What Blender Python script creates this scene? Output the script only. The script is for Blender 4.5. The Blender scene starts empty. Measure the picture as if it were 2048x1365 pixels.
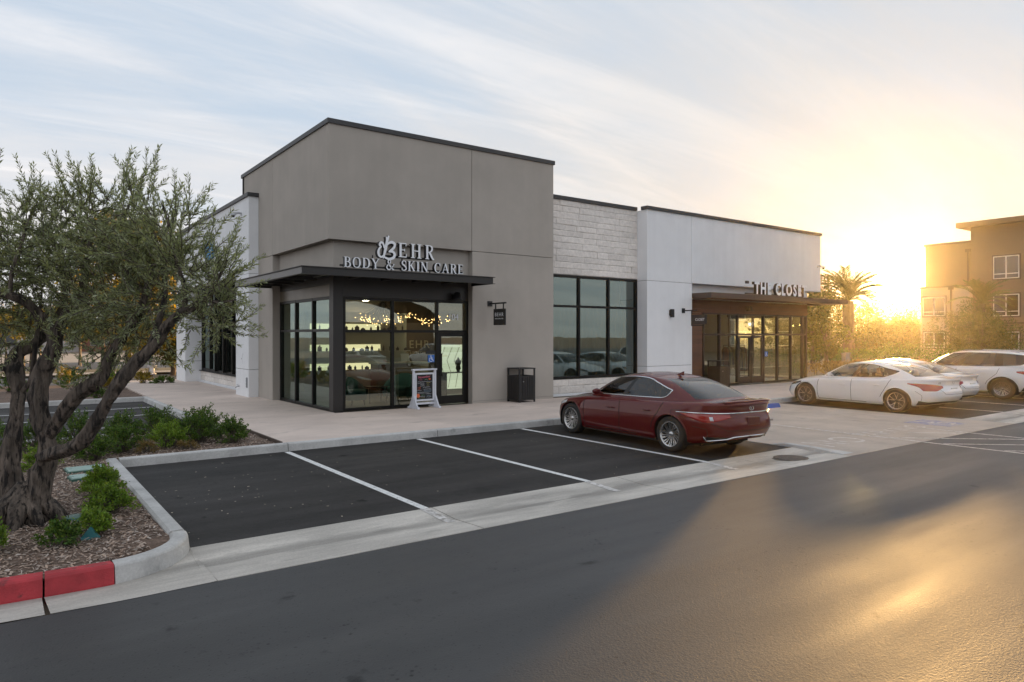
import bpy, bmesh, math, random
import numpy as np
from mathutils import Vector, Matrix
R = math.radians
random.seed(7)
rng = np.random.default_rng(11)
scene = bpy.context.scene
COL = scene.collection

# ------------------------------------------------------------------ camera
CAM = (-6.74, -16.75, 2.05)
YAW = math.atan(1024 / 1394.0)
cam_data = bpy.data.cameras.new('camera'); cam = bpy.data.objects.new('camera', cam_data); COL.objects.link(cam)
cam.location = CAM; cam.rotation_euler = (R(90), 0, -YAW)
cam_data.sensor_width = 36; cam_data.lens = 36 * 1394 / 2048; cam_data.shift_y = -10.5 / 2048
cam_data.clip_start = .05; cam_data.clip_end = 6000
scene.camera = cam

# ------------------------------------------------------------------ sky, sun, exposure
SUN_AZ = math.atan2(.908, .419)          # clockwise from +Y
SUN_EL = R(4.0)
SUN = Vector((math.sin(SUN_AZ) * math.cos(SUN_EL), math.cos(SUN_AZ) * math.cos(SUN_EL), math.sin(SUN_EL)))
world = bpy.data.worlds.new('World'); scene.world = world; world.use_nodes = True
def build_world():
    nt = world.node_tree; N = nt.nodes; L = nt.links; N.clear()
    def nd(t, **k):
        n = N.new(t)
        for a, b in k.items(): setattr(n, a, b)
        return n
    def mth(op, a, b=None, clamp=False):
        n = nd('ShaderNodeMath', operation=op, use_clamp=clamp)
        for i, v in enumerate((a, b)):
            if v is None: continue
            if isinstance(v, (int, float)): n.inputs[i].default_value = v
            else: L.new(v, n.inputs[i])
        return n.outputs[0]
    def vm(op, a, b=None):
        n = nd('ShaderNodeVectorMath', operation=op)
        for i, v in enumerate((a, b)):
            if v is None: continue
            if isinstance(v, (tuple, Vector)): n.inputs[i].default_value = v
            else: L.new(v, n.inputs[i])
        return n
    def mixc(f, a, b):
        n = nd('ShaderNodeMix', data_type='RGBA', clamp_factor=True)
        for i, v in ((0, f), (6, a), (7, b)):
            if isinstance(v, (int, float)): n.inputs[i].default_value = v
            elif isinstance(v, tuple): n.inputs[i].default_value = v + (1,) if len(v) == 3 else v
            else: L.new(v, n.inputs[i])
        return n.outputs[2]
    out = nd('ShaderNodeOutputWorld'); bg = nd('ShaderNodeBackground'); bg.inputs[1].default_value = .1
    sky = nd('ShaderNodeTexSky', sky_type='NISHITA'); sky.sun_disc = False
    sky.sun_elevation = SUN_EL; sky.sun_rotation = SUN_AZ; sky.air_density = 1.0; sky.dust_density = 1.5; sky.ozone_density = 1.5
    tc = nd('ShaderNodeTexCoord'); d = vm('NORMALIZE', tc.outputs['Generated']).outputs[0]
    sep = nd('ShaderNodeSeparateXYZ'); L.new(d, sep.inputs[0])
    dz = mth('MAXIMUM', sep.outputs[2], 0.0)
    den = mth('ADD', dz, .10)
    px = mth('DIVIDE', sep.outputs[0], den); py = mth('DIVIDE', sep.outputs[1], den)
    comb = nd('ShaderNodeCombineXYZ'); L.new(px, comb.inputs[0]); L.new(py, comb.inputs[1])
    def cloud(rot, scale, nscale, det, rough, lo, hi, dist=.6):
        mp = nd('ShaderNodeMapping'); mp.inputs['Rotation'].default_value = (0, 0, R(rot)); mp.inputs['Scale'].default_value = scale
        L.new(comb.outputs[0], mp.inputs[0])
        no = nd('ShaderNodeTexNoise'); no.inputs['Scale'].default_value = nscale; no.inputs['Detail'].default_value = det
        no.inputs['Roughness'].default_value = rough; no.inputs['Distortion'].default_value = dist
        L.new(mp.outputs[0], no.inputs['Vector'])
        mr = nd('ShaderNodeMapRange', interpolation_type='SMOOTHSTEP'); mr.inputs[1].default_value = lo; mr.inputs[2].default_value = hi
        L.new(no.outputs[0], mr.inputs[0]); return mr.outputs[0]
    c1 = cloud(28, (.35, 1.0, 1), .9, 7, .62, .34, .66)
    c2 = cloud(-12, (.22, 1.3, 1), 1.6, 8, .65, .40, .70, 1.0)
    c3 = cloud(60, (.5, .8, 1), 4.5, 6, .6, .35, .75)
    g = mth('MAXIMUM', vm('DOT_PRODUCT', d, SUN).outputs[1], 0.0)
    wide = mth('POWER', g, 5.0); mid = mth('POWER', g, 26.0); near = mth('POWER', g, 700.0); core = mth('POWER', g, 3000.0)
    m = mth('ADD', mth('MULTIPLY', c1, .62), mth('MULTIPLY', c2, .34))
    m = mth('ADD', m, mth('MULTIPLY', c3, .10))
    hz = mth('SUBTRACT', 1.0, mth('MULTIPLY', dz, 3.2), True)        # clouds close up towards the horizon
    m = mth('ADD', m, mth('MULTIPLY', hz, .55), True)
    m = mth('ADD', mth('MULTIPLY', m, .78), .19)
    sk = vm('SCALE', sky.outputs[0]); sk.inputs[3].default_value = SKY_K
    blue = mixc(.8, sk.outputs[0], (3.0, 3.85, 4.9))                   # thin high haze lifts the blue
    cl = mixc(wide, (5.2, 5.1, 5.15), (4.35, 4.15, 3.9))
    shade = mth('ADD', mth('MULTIPLY', c2, .14), .90)
    cls = vm('SCALE', cl); L.new(shade, cls.inputs[3])
    base = mixc(m, blue, cls.outputs[0])
    def addc(a, f, col):
        s = vm('SCALE', col); L.new(f, s.inputs[3])
        return vm('ADD', a, s.outputs[0]).outputs[0]
    base = addc(base, mid, (.40, .24, .06)); base = addc(base, near, (9, 6.0, 1.9)); base = addc(base, core, (130, 95, 42))
    L.new(base, bg.inputs[0]); L.new(bg.outputs[0], out.inputs[0])
SKY_K = .9
build_world()
sun_data = bpy.data.lights.new('sun', 'SUN'); sun = bpy.data.objects.new('sun', sun_data); COL.objects.link(sun)
sun_data.energy = 5.0; sun_data.angle = R(3.0); sun_data.color = (1, .58, .20)
sun.rotation_euler = (-SUN).to_track_quat('-Z', 'Y').to_euler(); sun.location = (60, 30, 20)
scene.view_settings.view_transform = 'Standard'; scene.view_settings.look = 'None'
scene.view_settings.exposure = 0.9; scene.view_settings.gamma = 1.0; scene.view_settings.use_curve_mapping = False
scene.render.engine = 'CYCLES'
scene.cycles.max_bounces = 6; scene.cycles.diffuse_bounces = 3; scene.cycles.glossy_bounces = 3; scene.cycles.transparent_max_bounces = 14; scene.cycles.caustics_reflective = False; scene.cycles.caustics_refractive = False

# ------------------------------------------------------------------ helpers
FWD = Vector((math.sin(YAW), math.cos(YAW), 0)); RGT = Vector((math.cos(YAW), -math.sin(YAW), 0))
def ray(px, py): return FWD + RGT * ((px - 1024) / 1394) + Vector((0, 0, (672 - py) / 1394))
C0 = Vector(CAM)
def gnd(px, py, z=0.0):
    r = ray(px, py); return C0 + r * ((z - CAM[2]) / r.z)
def at_y(px, py, Y):
    r = ray(px, py); return C0 + r * ((Y - CAM[1]) / r.y)
def at_x(px, py, X):
    r = ray(px, py); return C0 + r * ((X - CAM[0]) / r.x)
def at_d(px, py, D): return C0 + ray(px, py) * D

def link(o): COL.objects.link(o); return o
def empty(name, loc=(0, 0, 0), rz=0):
    o = bpy.data.objects.new(name, None); o.location = loc; o.rotation_euler = (0, 0, rz); o.empty_display_size = .2
    return link(o)
def tag(o, label=None, cat=None, group=None, kind=None):
    if label: o['label'] = label
    if cat: o['category'] = cat
    if group: o['group'] = group
    if kind: o['kind'] = kind
    return o
def thing(name, label, cat, loc=(0, 0, 0), rz=0, group=None): return tag(empty(name, loc, rz), label, cat, group)
def copy_tree(o, parent=None):
    c = o.copy(); COL.objects.link(c); c.parent = parent
    for ch in o.children: copy_tree(ch, c)
    return c

class MB:
    def __init__(s): s.v = []; s.f = []; s.mi = []
    def face(s, pts, mi=0):
        i = len(s.v); s.v += [tuple(p) for p in pts]; s.f.append(tuple(range(i, i + len(pts)))); s.mi.append(mi); return s
    def box(s, x0, y0, z0, x1, y1, z1, mi=0):
        i = len(s.v)
        s.v += [(x0, y0, z0), (x1, y0, z0), (x1, y1, z0), (x0, y1, z0), (x0, y0, z1), (x1, y0, z1), (x1, y1, z1), (x0, y1, z1)]
        for q in ((3, 2, 1, 0), (4, 5, 6, 7), (0, 1, 5, 4), (1, 2, 6, 5), (2, 3, 7, 6), (3, 0, 4, 7)):
            s.f.append(tuple(i + k for k in q)); s.mi.append(mi)
        return s
    def obox(s, c, size, rz=0, rx=0, ry=0, mi=0):
        m = Matrix.Translation(Vector(c)) @ Matrix.Rotation(rz, 4, 'Z') @ Matrix.Rotation(ry, 4, 'Y') @ Matrix.Rotation(rx, 4, 'X')
        n = len(s.v); h = [k / 2 for k in size]
        s.box(-h[0], -h[1], -h[2], h[0], h[1], h[2], mi)
        for k in range(n, len(s.v)): s.v[k] = tuple(m @ Vector(s.v[k]))
        return s
    def prism(s, pts, z0, z1, mi=0, side=None):
        """pts counter-clockwise in xy, extruded in z"""
        i = len(s.v); n = len(pts); side = mi if side is None else side
        s.v += [(p[0], p[1], z0) for p in pts] + [(p[0], p[1], z1) for p in pts]
        s.f.append(tuple(i + k for k in reversed(range(n)))); s.mi.append(side)
        s.f.append(tuple(i + n + k for k in range(n))); s.mi.append(mi)
        for k in range(n): s.f.append((i + k, i + (k + 1) % n, i + n + (k + 1) % n, i + n + k)); s.mi.append(side)
        return s
    def grid(s, rows, closed=False, mi=0, flip=False):
        i = len(s.v); n = len(rows[0])
        for r in rows: s.v += [tuple(p) for p in r]
        for a in range(len(rows) - 1):
            for b in range(n if closed else n - 1):
                q = (i + a * n + b, i + a * n + (b + 1) % n, i + (a + 1) * n + (b + 1) % n, i + (a + 1) * n + b)
                s.f.append(tuple(reversed(q)) if flip else q); s.mi.append(mi)
        return s
    def tube(s, pts, rad, n=8, cap=True, mi=0, squash=None):
        pts = [Vector(p) for p in pts]
        if not isinstance(rad, (list, tuple)): rad = [rad] * len(pts)
        rows = []; prev = None
        for k, p in enumerate(pts):
            t = (pts[min(k + 1, len(pts) - 1)] - pts[max(k - 1, 0)])
            if t.length < 1e-9: t = Vector((0, 0, 1))
            t.normalize()
            if prev is None:
                u = t.cross(Vector((0, 0, 1)))
                if u.length < .05: u = t.cross(Vector((1, 0, 0)))
            else: u = prev - t * prev.dot(t)
            u.normalize(); prev = u; w = t.cross(u)
            rows.append([p + (u * math.cos(2 * math.pi * j / n) + w * math.sin(2 * math.pi * j / n)) * rad[k] for j in range(n)])
        i = len(s.v); s.grid(rows, closed=True, mi=mi)
        if cap:
            s.f.append(tuple(i + j for j in reversed(range(n)))); s.mi.append(mi)
            e = i + (len(rows) - 1) * n; s.f.append(tuple(e + j for j in range(n))); s.mi.append(mi)
        return s
    def lathe(s, prof, c=(0, 0, 0), axis='z', n=32, mi=0, closed=False):
        rows = []
        for r, h in prof:
            row = []
            for j in range(n):
                a = 2 * math.pi * j / n
                if axis == 'z': p = (c[0] + r * math.cos(a), c[1] + r * math.sin(a), c[2] + h)
                elif axis == 'y': p = (c[0] + r * math.cos(a), c[1] + h, c[2] + r * math.sin(a))
                else: p = (c[0] + h, c[1] + r * math.cos(a), c[2] + r * math.sin(a))
                row.append(p)
            rows.append(row)
        return s.grid(rows, closed=True, mi=mi)
    def xf(s, m, start=0):
        for k in range(start, len(s.v)): s.v[k] = tuple(m @ Vector(s.v[k]))
        return s
    def mesh(s, name, mats, smooth=False):
        me = bpy.data.meshes.new(name); me.from_pydata(s.v, [], s.f)
        for m in (mats if isinstance(mats, (list, tuple)) else [mats]): me.materials.append(m)
        if any(s.mi): me.polygons.foreach_set('material_index', s.mi)
        if smooth: me.polygons.foreach_set('use_smooth', [True] * len(s.f))
        me.update(); return me
    def build(s, name, mats, parent=None, smooth=False, bevel=0, seg=1, loc=None, fix=False, angle=None):
        me = s.mesh(name, mats, smooth)
        if fix:
            bm = bmesh.new(); bm.from_mesh(me); bmesh.ops.remove_doubles(bm, verts=bm.verts, dist=1e-5)
            bmesh.ops.recalc_face_normals(bm, faces=bm.faces); bm.to_mesh(me); bm.free()
        if angle: me.set_sharp_from_angle(angle=R(angle))
        o = link(bpy.data.objects.new(name, me)); o.parent = parent
        if loc is not None: o.location = loc
        if bevel:
            b = o.modifiers.new('bevel', 'BEVEL'); b.width = bevel; b.segments = seg; b.limit_method = 'ANGLE'; b.angle_limit = R(40)
        return o
def part_box(name, mat, parent, *a, bevel=0, seg=1): return MB().box(*a).build(name, mat, parent, bevel=bevel, seg=seg)

def text_mesh(name, txt, size, depth, mats, parent, mtx, align='CENTER', sx=1.0, spacing=1.0, bold=0):
    cu = bpy.data.curves.new(name, 'FONT'); cu.body = txt; cu.size = size; cu.extrude = depth / 2; cu.align_x = align; cu.space_character = spacing
    cu.resolution_u = 3; cu.offset = bold
    ob = bpy.data.objects.new(name + '_src', cu); COL.objects.link(ob)
    dg = bpy.context.evaluated_depsgraph_get(); me = bpy.data.meshes.new_from_object(ob.evaluated_get(dg))
    bpy.data.objects.remove(ob); bpy.data.curves.remove(cu)
    me.transform(mtx @ Matrix.Diagonal((sx, 1, 1, 1)))
    for m in (mats if isinstance(mats, (list, tuple)) else [mats]): me.materials.append(m)
    me.name = name
    o = link(bpy.data.objects.new(name, me)); o.parent = parent; return o
FRONT = Matrix(((1, 0, 0, 0), (0, 0, -1, 0), (0, 1, 0, 0), (0, 0, 0, 1)))   # text plane xy -> xz facing -Y

# ------------------------------------------------------------------ materials
MATS = {}
def mat(name, col, rough=.6, metal=0, var=0.0, vscale=3.0, bump=0.0, bscale=60.0, spec=.5, coat=0, det=5, big=0.0, bigscale=.35, rvar=0.0, objrand=0.0, island=0.0, emit=None, estr=0, trans=0.0, stretch=None, hue=None, streak=0.0, wear=None):
    if name in MATS: return MATS[name]
    m = bpy.data.materials.new(name); m.use_nodes = True; nt = m.node_tree; N = nt.nodes; L = nt.links
    p = N['Principled BSDF']; p.inputs['Roughness'].default_value = rough; p.inputs['Metallic'].default_value = metal
    p.inputs['Specular IOR Level'].default_value = spec; p.inputs['Coat Weight'].default_value = coat; p.inputs['Coat Roughness'].default_value = .03
    p.inputs['Base Color'].default_value = tuple(col) + (1,)
    if emit: p.inputs['Emission Color'].default_value = tuple(emit) + (1,); p.inputs['Emission Strength'].default_value = estr
    cur = None
    def vec():
        tc = N.new('ShaderNodeTexCoord')
        if stretch:
            mp = N.new('ShaderNodeMapping'); mp.inputs['Scale'].default_value = stretch; L.new(tc.outputs['Object'], mp.inputs[0]); return mp.outputs[0]
        return tc.outputs['Object']
    def noise(sc, d):
        n = N.new('ShaderNodeTexNoise'); n.inputs['Scale'].default_value = sc; n.inputs['Detail'].default_value = d; n.inputs['Roughness'].default_value = .6
        L.new(V, n.inputs['Vector']); return n.outputs[0]
    V = vec() if (var or bump or big or rvar or wear) else None
    fac = None
    def addf(a, amt, lo=.3, hi=.7):
        nonlocal fac
        mr = N.new('ShaderNodeMapRange'); mr.inputs[1].default_value = lo; mr.inputs[2].default_value = hi
        mr.inputs[3].default_value = 1 - amt; mr.inputs[4].default_value = 1 + amt; mr.clamp = True; L.new(a, mr.inputs[0])
        if fac is None: fac = mr.outputs[0]
        else:
            mu = N.new('ShaderNodeMath'); mu.operation = 'MULTIPLY'; L.new(fac, mu.inputs[0]); L.new(mr.outputs[0], mu.inputs[1]); fac = mu.outputs[0]
    if var: addf(noise(vscale, det), var)
    if big: addf(noise(bigscale, 4), big)
    if streak:
        tcs = N.new('ShaderNodeTexCoord'); mps = N.new('ShaderNodeMapping'); mps.inputs['Scale'].default_value = (2.6, 2.6, .14); L.new(tcs.outputs['Object'], mps.inputs[0])
        ns = N.new('ShaderNodeTexNoise'); ns.inputs['Scale'].default_value = 1.6; ns.inputs['Detail'].default_value = 6; L.new(mps.outputs[0], ns.inputs['Vector']); addf(ns.outputs[0], streak)
    if objrand: addf(N.new('ShaderNodeObjectInfo').outputs['Random'], objrand, 0, 1)
    if island: addf(N.new('ShaderNodeNewGeometry').outputs['Random Per Island'], island, 0, 1)
    if fac is not None:
        sc = N.new('ShaderNodeVectorMath'); sc.operation = 'SCALE'; sc.inputs[0].default_value = col; L.new(fac, sc.inputs[3])
        src = sc.outputs[0]
        if hue and island:
            mx = N.new('ShaderNodeMix'); mx.data_type = 'RGBA'; mx.inputs[7].default_value = tuple(hue) + (1,)
            r2 = N.new('ShaderNodeTexWhiteNoise'); r2.noise_dimensions = '1D'; gi = N.new('ShaderNodeNewGeometry'); L.new(gi.outputs['Random Per Island'], r2.inputs['W'])
            pw = N.new('ShaderNodeMath'); pw.operation = 'POWER'; pw.inputs[1].default_value = 3; L.new(r2.outputs[0], pw.inputs[0])
            L.new(pw.outputs[0], mx.inputs[0]); L.new(src, mx.inputs[6]); src = mx.outputs[2]
        if wear:
            wn = noise(wear[1], 6); wr = N.new('ShaderNodeMapRange'); wr.inputs[1].default_value = wear[2]; wr.inputs[2].default_value = wear[3]; L.new(wn, wr.inputs[0])
            mw = N.new('ShaderNodeMix'); mw.data_type = 'RGBA'; mw.inputs[7].default_value = tuple(wear[0]) + (1,); L.new(wr.outputs[0], mw.inputs[0]); L.new(src, mw.inputs[6]); src = mw.outputs[2]
        L.new(src, p.inputs['Base Color']); cur = src
    if rvar:
        mr = N.new('ShaderNodeMapRange'); mr.inputs[1].default_value = .3; mr.inputs[2].default_value = .7; mr.inputs[3].default_value = rough - rvar; mr.inputs[4].default_value = rough + rvar
        L.new(noise(vscale * .7, 4), mr.inputs[0]); L.new(mr.outputs[0], p.inputs['Roughness'])
    if bump:
        b = N.new('ShaderNodeBump'); b.inputs['Strength'].default_value = min(1, bump); b.inputs['Distance'].default_value = .01 * max(1, bump)
        L.new(noise(bscale, 4), b.inputs['Height']); L.new(b.outputs[0], p.inputs['Normal'])
    if trans:
        t = N.new('ShaderNodeBsdfTranslucent'); mx = N.new('ShaderNodeMixShader'); mx.inputs[0].default_value = trans
        if cur is not None:
            s2 = N.new('ShaderNodeVectorMath'); s2.operation = 'MULTIPLY'; s2.inputs[1].default_value = (1.5, 1.35, .6); L.new(cur, s2.inputs[0]); L.new(s2.outputs[0], t.inputs[0])
        else: t.inputs[0].default_value = (col[0] * 1.5, col[1] * 1.35, col[2] * .6, 1)
        L.new(p.outputs[0], mx.inputs[1]); L.new(t.outputs[0], mx.inputs[2]); L.new(mx.outputs[0], N['Material Output'].inputs[0])
    MATS[name] = m; return m
def glass(name, tint, ior=1.9, rough=0.0, wav=0.0, refl=(1, 1, 1)):
    if name in MATS: return MATS[name]
    m = bpy.data.materials.new(name); m.use_nodes = True; nt = m.node_tree; N = nt.nodes; L = nt.links; N.remove(N['Principled BSDF'])
    t = N.new('ShaderNodeBsdfTransparent'); t.inputs[0].default_value = tint + (1,)
    g = N.new('ShaderNodeBsdfGlossy'); g.inputs['Roughness'].default_value = rough; g.inputs[0].default_value = refl + (1,)
    fr = N.new('ShaderNodeFresnel'); fr.inputs[0].default_value = ior; mx = N.new('ShaderNodeMixShader')
    if wav:
        no = N.new('ShaderNodeTexNoise'); no.inputs['Scale'].default_value = 1.3; tc = N.new('ShaderNodeTexCoord'); L.new(tc.outputs['Object'], no.inputs['Vector'])
        b = N.new('ShaderNodeBump'); b.inputs['Strength'].default_value = wav; b.inputs['Distance'].default_value = .02; L.new(no.outputs[0], b.inputs['Height'])
        L.new(b.outputs[0], g.inputs['Normal'])
    L.new(fr.outputs[0], mx.inputs[0]); L.new(t.outputs[0], mx.inputs[1]); L.new(g.outputs[0], mx.inputs[2]); L.new(mx.outputs[0], N['Material Output'].inputs[0])
    MATS[name] = m; return m
def emitter(name, col, strength, sample=True):
    if name in MATS: return MATS[name]
    m = mat(name, (.02, .02, .02), emit=col, estr=strength)
    if not sample: m.cycles.emission_sampling = 'NONE'
    return m
def asphalt(name, base, speck, rough, scale, patch=.25, warm=(1, 1, 1), spec=.5, ior=1.5, bmp=.4):
    """aggregate: fine dark/light grains, broad worn patches, a few dark oil spots"""
    m = bpy.data.materials.new(name); m.use_nodes = True; nt = m.node_tree; N = nt.nodes; L = nt.links; p = N['Principled BSDF']
    tc = N.new('ShaderNodeTexCoord')
    def noise(sc, d, r=.6, v=None):
        n = N.new('ShaderNodeTexNoise'); n.inputs['Scale'].default_value = sc; n.inputs['Detail'].default_value = d; n.inputs['Roughness'].default_value = r
        L.new(v or tc.outputs['Object'], n.inputs['Vector']); return n.outputs[0]
    def rng_(a, lo, hi, o0, o1):
        n = N.new('ShaderNodeMapRange'); n.inputs[1].default_value = lo; n.inputs[2].default_value = hi; n.inputs[3].default_value = o0; n.inputs[4].default_value = o1; L.new(a, n.inputs[0]); return n.outputs[0]
    def mul(a, b):
        n = N.new('ShaderNodeMath'); n.operation = 'MULTIPLY'; L.new(a, n.inputs[0]); L.new(b, n.inputs[1]); return n.outputs[0]
    vo = N.new('ShaderNodeTexVoronoi'); vo.inputs['Scale'].default_value = scale; L.new(tc.outputs['Object'], vo.inputs['Vector'])
    mp = N.new('ShaderNodeMapping'); mp.inputs['Scale'].default_value = (.25, 1, 1); L.new(tc.outputs['Object'], mp.inputs[0])
    f = mul(rng_(noise(scale * 2.2, 3), .3, .7, 1 - speck, 1 + speck), rng_(noise(.55, 5, .6, mp.outputs[0]), .3, .7, 1 - patch, 1 + patch))
    f = mul(f, rng_(noise(9, 5, .7), .32, .68, .80, 1.2))
    mt = N.new('ShaderNodeMapping'); mt.inputs['Scale'].default_value = (.05, 1, 1); L.new(tc.outputs['Object'], mt.inputs[0])
    trk = noise(1.6, 3, .5, mt.outputs[0]); f = mul(f, rng_(trk, .35, .65, .82, 1.2))              # wheel tracks along the lane
    spots = rng_(noise(2.7, 4, .55), .66, .73, 1, .45)
    f = mul(f, spots); f = mul(f, rng_(noise(1.15, 5, .6), .56, .70, 1, .62))
    v2 = N.new('ShaderNodeTexVoronoi'); v2.inputs['Scale'].default_value = 13; L.new(tc.outputs['Object'], v2.inputs['Vector'])
    pit = rng_(v2.outputs['Distance'], .05, .22, .1, 1); msk = rng_(noise(.9, 5, .65), .54, .66, 1, 0)
    mxp = N.new('ShaderNodeMath'); mxp.operation = 'MAXIMUM'; L.new(pit, mxp.inputs[0]); L.new(msk, mxp.inputs[1])
    v3 = N.new('ShaderNodeTexVoronoi'); v3.inputs['Scale'].default_value = 24; L.new(tc.outputs['Object'], v3.inputs['Vector'])
    pit2 = rng_(v3.outputs['Distance'], .06, .22, .55, 1)
    pits = mul(mul(mxp.outputs[0], pit2), spots)                         # small dark pits and stains, dull as well as dark
    f = mul(f, rng_(pits, 0, 1, .40, 1))
    L.new(rng_(pits, 0, 1, .06, min(.5, spec) if ior != 1.5 else spec), p.inputs['Specular IOR Level'])
    sc = N.new('ShaderNodeVectorMath'); sc.operation = 'SCALE'; sc.inputs[0].default_value = tuple(base * w for w in warm); L.new(f, sc.inputs[3]); L.new(sc.outputs[0], p.inputs['Base Color'])
    ra = N.new('ShaderNodeMath'); ra.operation = 'ADD'; L.new(rng_(noise(.8, 5, .6, mp.outputs[0]), .3, .7, rough - .07, rough + .07), ra.inputs[0]); L.new(rng_(trk, .35, .65, .05, -.05), ra.inputs[1]); rr = ra.outputs[0]; L.new(rr, p.inputs['Roughness'])
    p.inputs['Specular IOR Level'].default_value = min(.5, spec) if ior != 1.5 else spec; p.inputs['IOR'].default_value = ior
    b = N.new('ShaderNodeBump'); b.inputs['Strength'].default_value = bmp; b.inputs['Distance'].default_value = .006
    ad = N.new('ShaderNodeMath'); ad.operation = 'ADD'; L.new(vo.outputs['Distance'], ad.inputs[0]); L.new(noise(scale * 1.5, 3), ad.inputs[1]); L.new(ad.outputs[0], b.inputs['Height']); L.new(b.outputs[0], p.inputs['Normal'])
    MATS[name] = m; return m
def worn_concrete(name, col, stain=.3, scale=1.2, streak=(1, 1, 1), valley=False):
    m = bpy.data.materials.new(name); m.use_nodes = True; nt = m.node_tree; N = nt.nodes; L = nt.links; p = N['Principled BSDF']; p.inputs['Roughness'].default_value = .82
    tc = N.new('ShaderNodeTexCoord'); mp = N.new('ShaderNodeMapping'); mp.inputs['Scale'].default_value = streak; L.new(tc.outputs['Object'], mp.inputs[0])
    def noise(sc, d, v, r=.62):
        n = N.new('ShaderNodeTexNoise'); n.inputs['Scale'].default_value = sc; n.inputs['Detail'].default_value = d; n.inputs['Roughness'].default_value = r; L.new(v, n.inputs['Vector']); return n.outputs[0]
    def rng_(a, lo, hi, o0, o1):
        n = N.new('ShaderNodeMapRange'); n.inputs[1].default_value = lo; n.inputs[2].default_value = hi; n.inputs[3].default_value = o0; n.inputs[4].default_value = o1; L.new(a, n.inputs[0]); return n.outputs[0]
    def mul(a, b):
        n = N.new('ShaderNodeMath'); n.operation = 'MULTIPLY'; L.new(a, n.inputs[0]); L.new(b, n.inputs[1]); return n.outputs[0]
    f = mul(rng_(noise(scale, 7, mp.outputs[0]), .32, .68, 1 - stain, 1 + stain * .6), rng_(noise(45, 4, tc.outputs['Object']), .3, .7, .88, 1.1))
    f = mul(f, rng_(noise(scale * 2.3, 5, mp.outputs[0]), .60, .72, 1, .72))
    if valley:      # dirt left along the flow line of the gutter
        sx = N.new('ShaderNodeSeparateXYZ'); L.new(tc.outputs['Object'], sx.inputs[0]); ab = N.new('ShaderNodeMath'); ab.operation = 'ADD'; ab.inputs[1].default_value = 10.03; L.new(sx.outputs[1], ab.inputs[0])
        a2 = N.new('ShaderNodeMath'); a2.operation = 'ABSOLUTE'; L.new(ab.outputs[0], a2.inputs[0]); nb = rng_(noise(1.7, 6, mp.outputs[0]), .36, .6, .02, .30); dv = N.new('ShaderNodeMath'); dv.operation = 'DIVIDE'; L.new(a2.outputs[0], dv.inputs[0]); L.new(nb, dv.inputs[1])
        f = mul(f, rng_(dv.outputs[0], .2, 1.2, .62, 1))
    oi = N.new('ShaderNodeObjectInfo'); f = mul(f, rng_(oi.outputs['Random'], 0, 1, .94, 1.05))
    sc = N.new('ShaderNodeVectorMath'); sc.operation = 'SCALE'; sc.inputs[0].default_value = col; L.new(f, sc.inputs[3]); L.new(sc.outputs[0], p.inputs['Base Color'])
    b = N.new('ShaderNodeBump'); b.inputs['Strength'].default_value = .25; b.inputs['Distance'].default_value = .004; L.new(noise(80, 4, tc.outputs['Object']), b.inputs['Height']); L.new(b.outputs[0], p.inputs['Normal'])
    MATS[name] = m; return m

TAUPE = mat('taupe_stucco', (.44, .40, .355), .9, var=.05, vscale=1.4, big=.05, bigscale=.5, streak=.025, bump=.5, bscale=140)
WHITE_ST = mat('white_stucco', (.85, .86, .875), .88, var=.03, vscale=1.6, big=.03, streak=.02, bump=.4, bscale=140)
STONE = mat('split_limestone', (.80, .75, .70), .85, var=.11, vscale=9, objrand=.08, bump=1.6, bscale=16, big=.07)
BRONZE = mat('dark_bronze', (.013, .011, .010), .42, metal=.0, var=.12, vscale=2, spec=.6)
CAPM = mat('parapet_metal', (.05, .05, .052), .5, metal=.2, var=.1, vscale=2)
BLACKM = mat('black_powder_coat', (.014, .014, .015), .45)
DARKGAP = mat('joint_backing', (.05, .048, .045), .9)  # dark backing that shows in the gaps between panels and slabs
MORTAR = mat('mortar', (.30, .28, .26), .95, var=.1, vscale=20)
WOOD = mat('brown_siding', (.15, .068, .036), .55, var=.18, vscale=9, stretch=(.12, 1, 1), objrand=.12, bump=.3, bscale=60)
CLOSETM = mat('brown_metal', (.085, .055, .04), .5, var=.08, vscale=2)
GLASS = glass('shop_glass', (.66, .72, .66), ior=2.8, wav=.04, refl=(.97, 1, .84))
GLASS_T = glass('side_glass', (.42, .56, .54), ior=2.7, wav=.04, refl=(.82, 1, .95))
SIGNW = mat('sign_white', (.90, .92, .95), .4, emit=(.8, .85, 1), estr=.0)
SIGNK = mat('sign_return_black', (.012, .012, .013), .5)
CONC = worn_concrete('gutter_concrete', (.56, .52, .465), .32, 1.3, (.35, 1.6, 1), valley=True)
KERBC = worn_concrete('kerb_concrete', (.56, .55, .53), .22, 2.2)
WALK = worn_concrete('sidewalk_concrete', (.68, .565, .49), .14, .9, (.6, 1.2, 1))
PADC = worn_concrete('pad_concrete', (.52, .44, .37), .20, .9, (1, 1, 1))
LOT = asphalt('lot_asphalt', .030, .5, .72, 70, .5, (1.10, 1, .93), .3)
AISLE = asphalt('aisle_asphalt', .010, .6, .56, 62, .35, (1.10, .99, .93), 1.0, 1.85, .18)
ROADM = asphalt('street_asphalt', .085, .2, .7, 30, .15)
PAINT = mat('white_paint', (.76, .76, .74), .6, var=.12, vscale=9, bump=.2, wear=((.12, .12, .12), 22, .58, .70))
PAINT_OLD = mat('worn_white_paint', (.62, .59, .56), .65, var=.2, vscale=6, wear=((.3, .27, .24), 14, .50, .62))
BLUEP = mat('worn_blue_paint', (.26, .26, .42), .7, var=.3, vscale=5, wear=((.46, .40, .36), 5, .42, .6))
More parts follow.
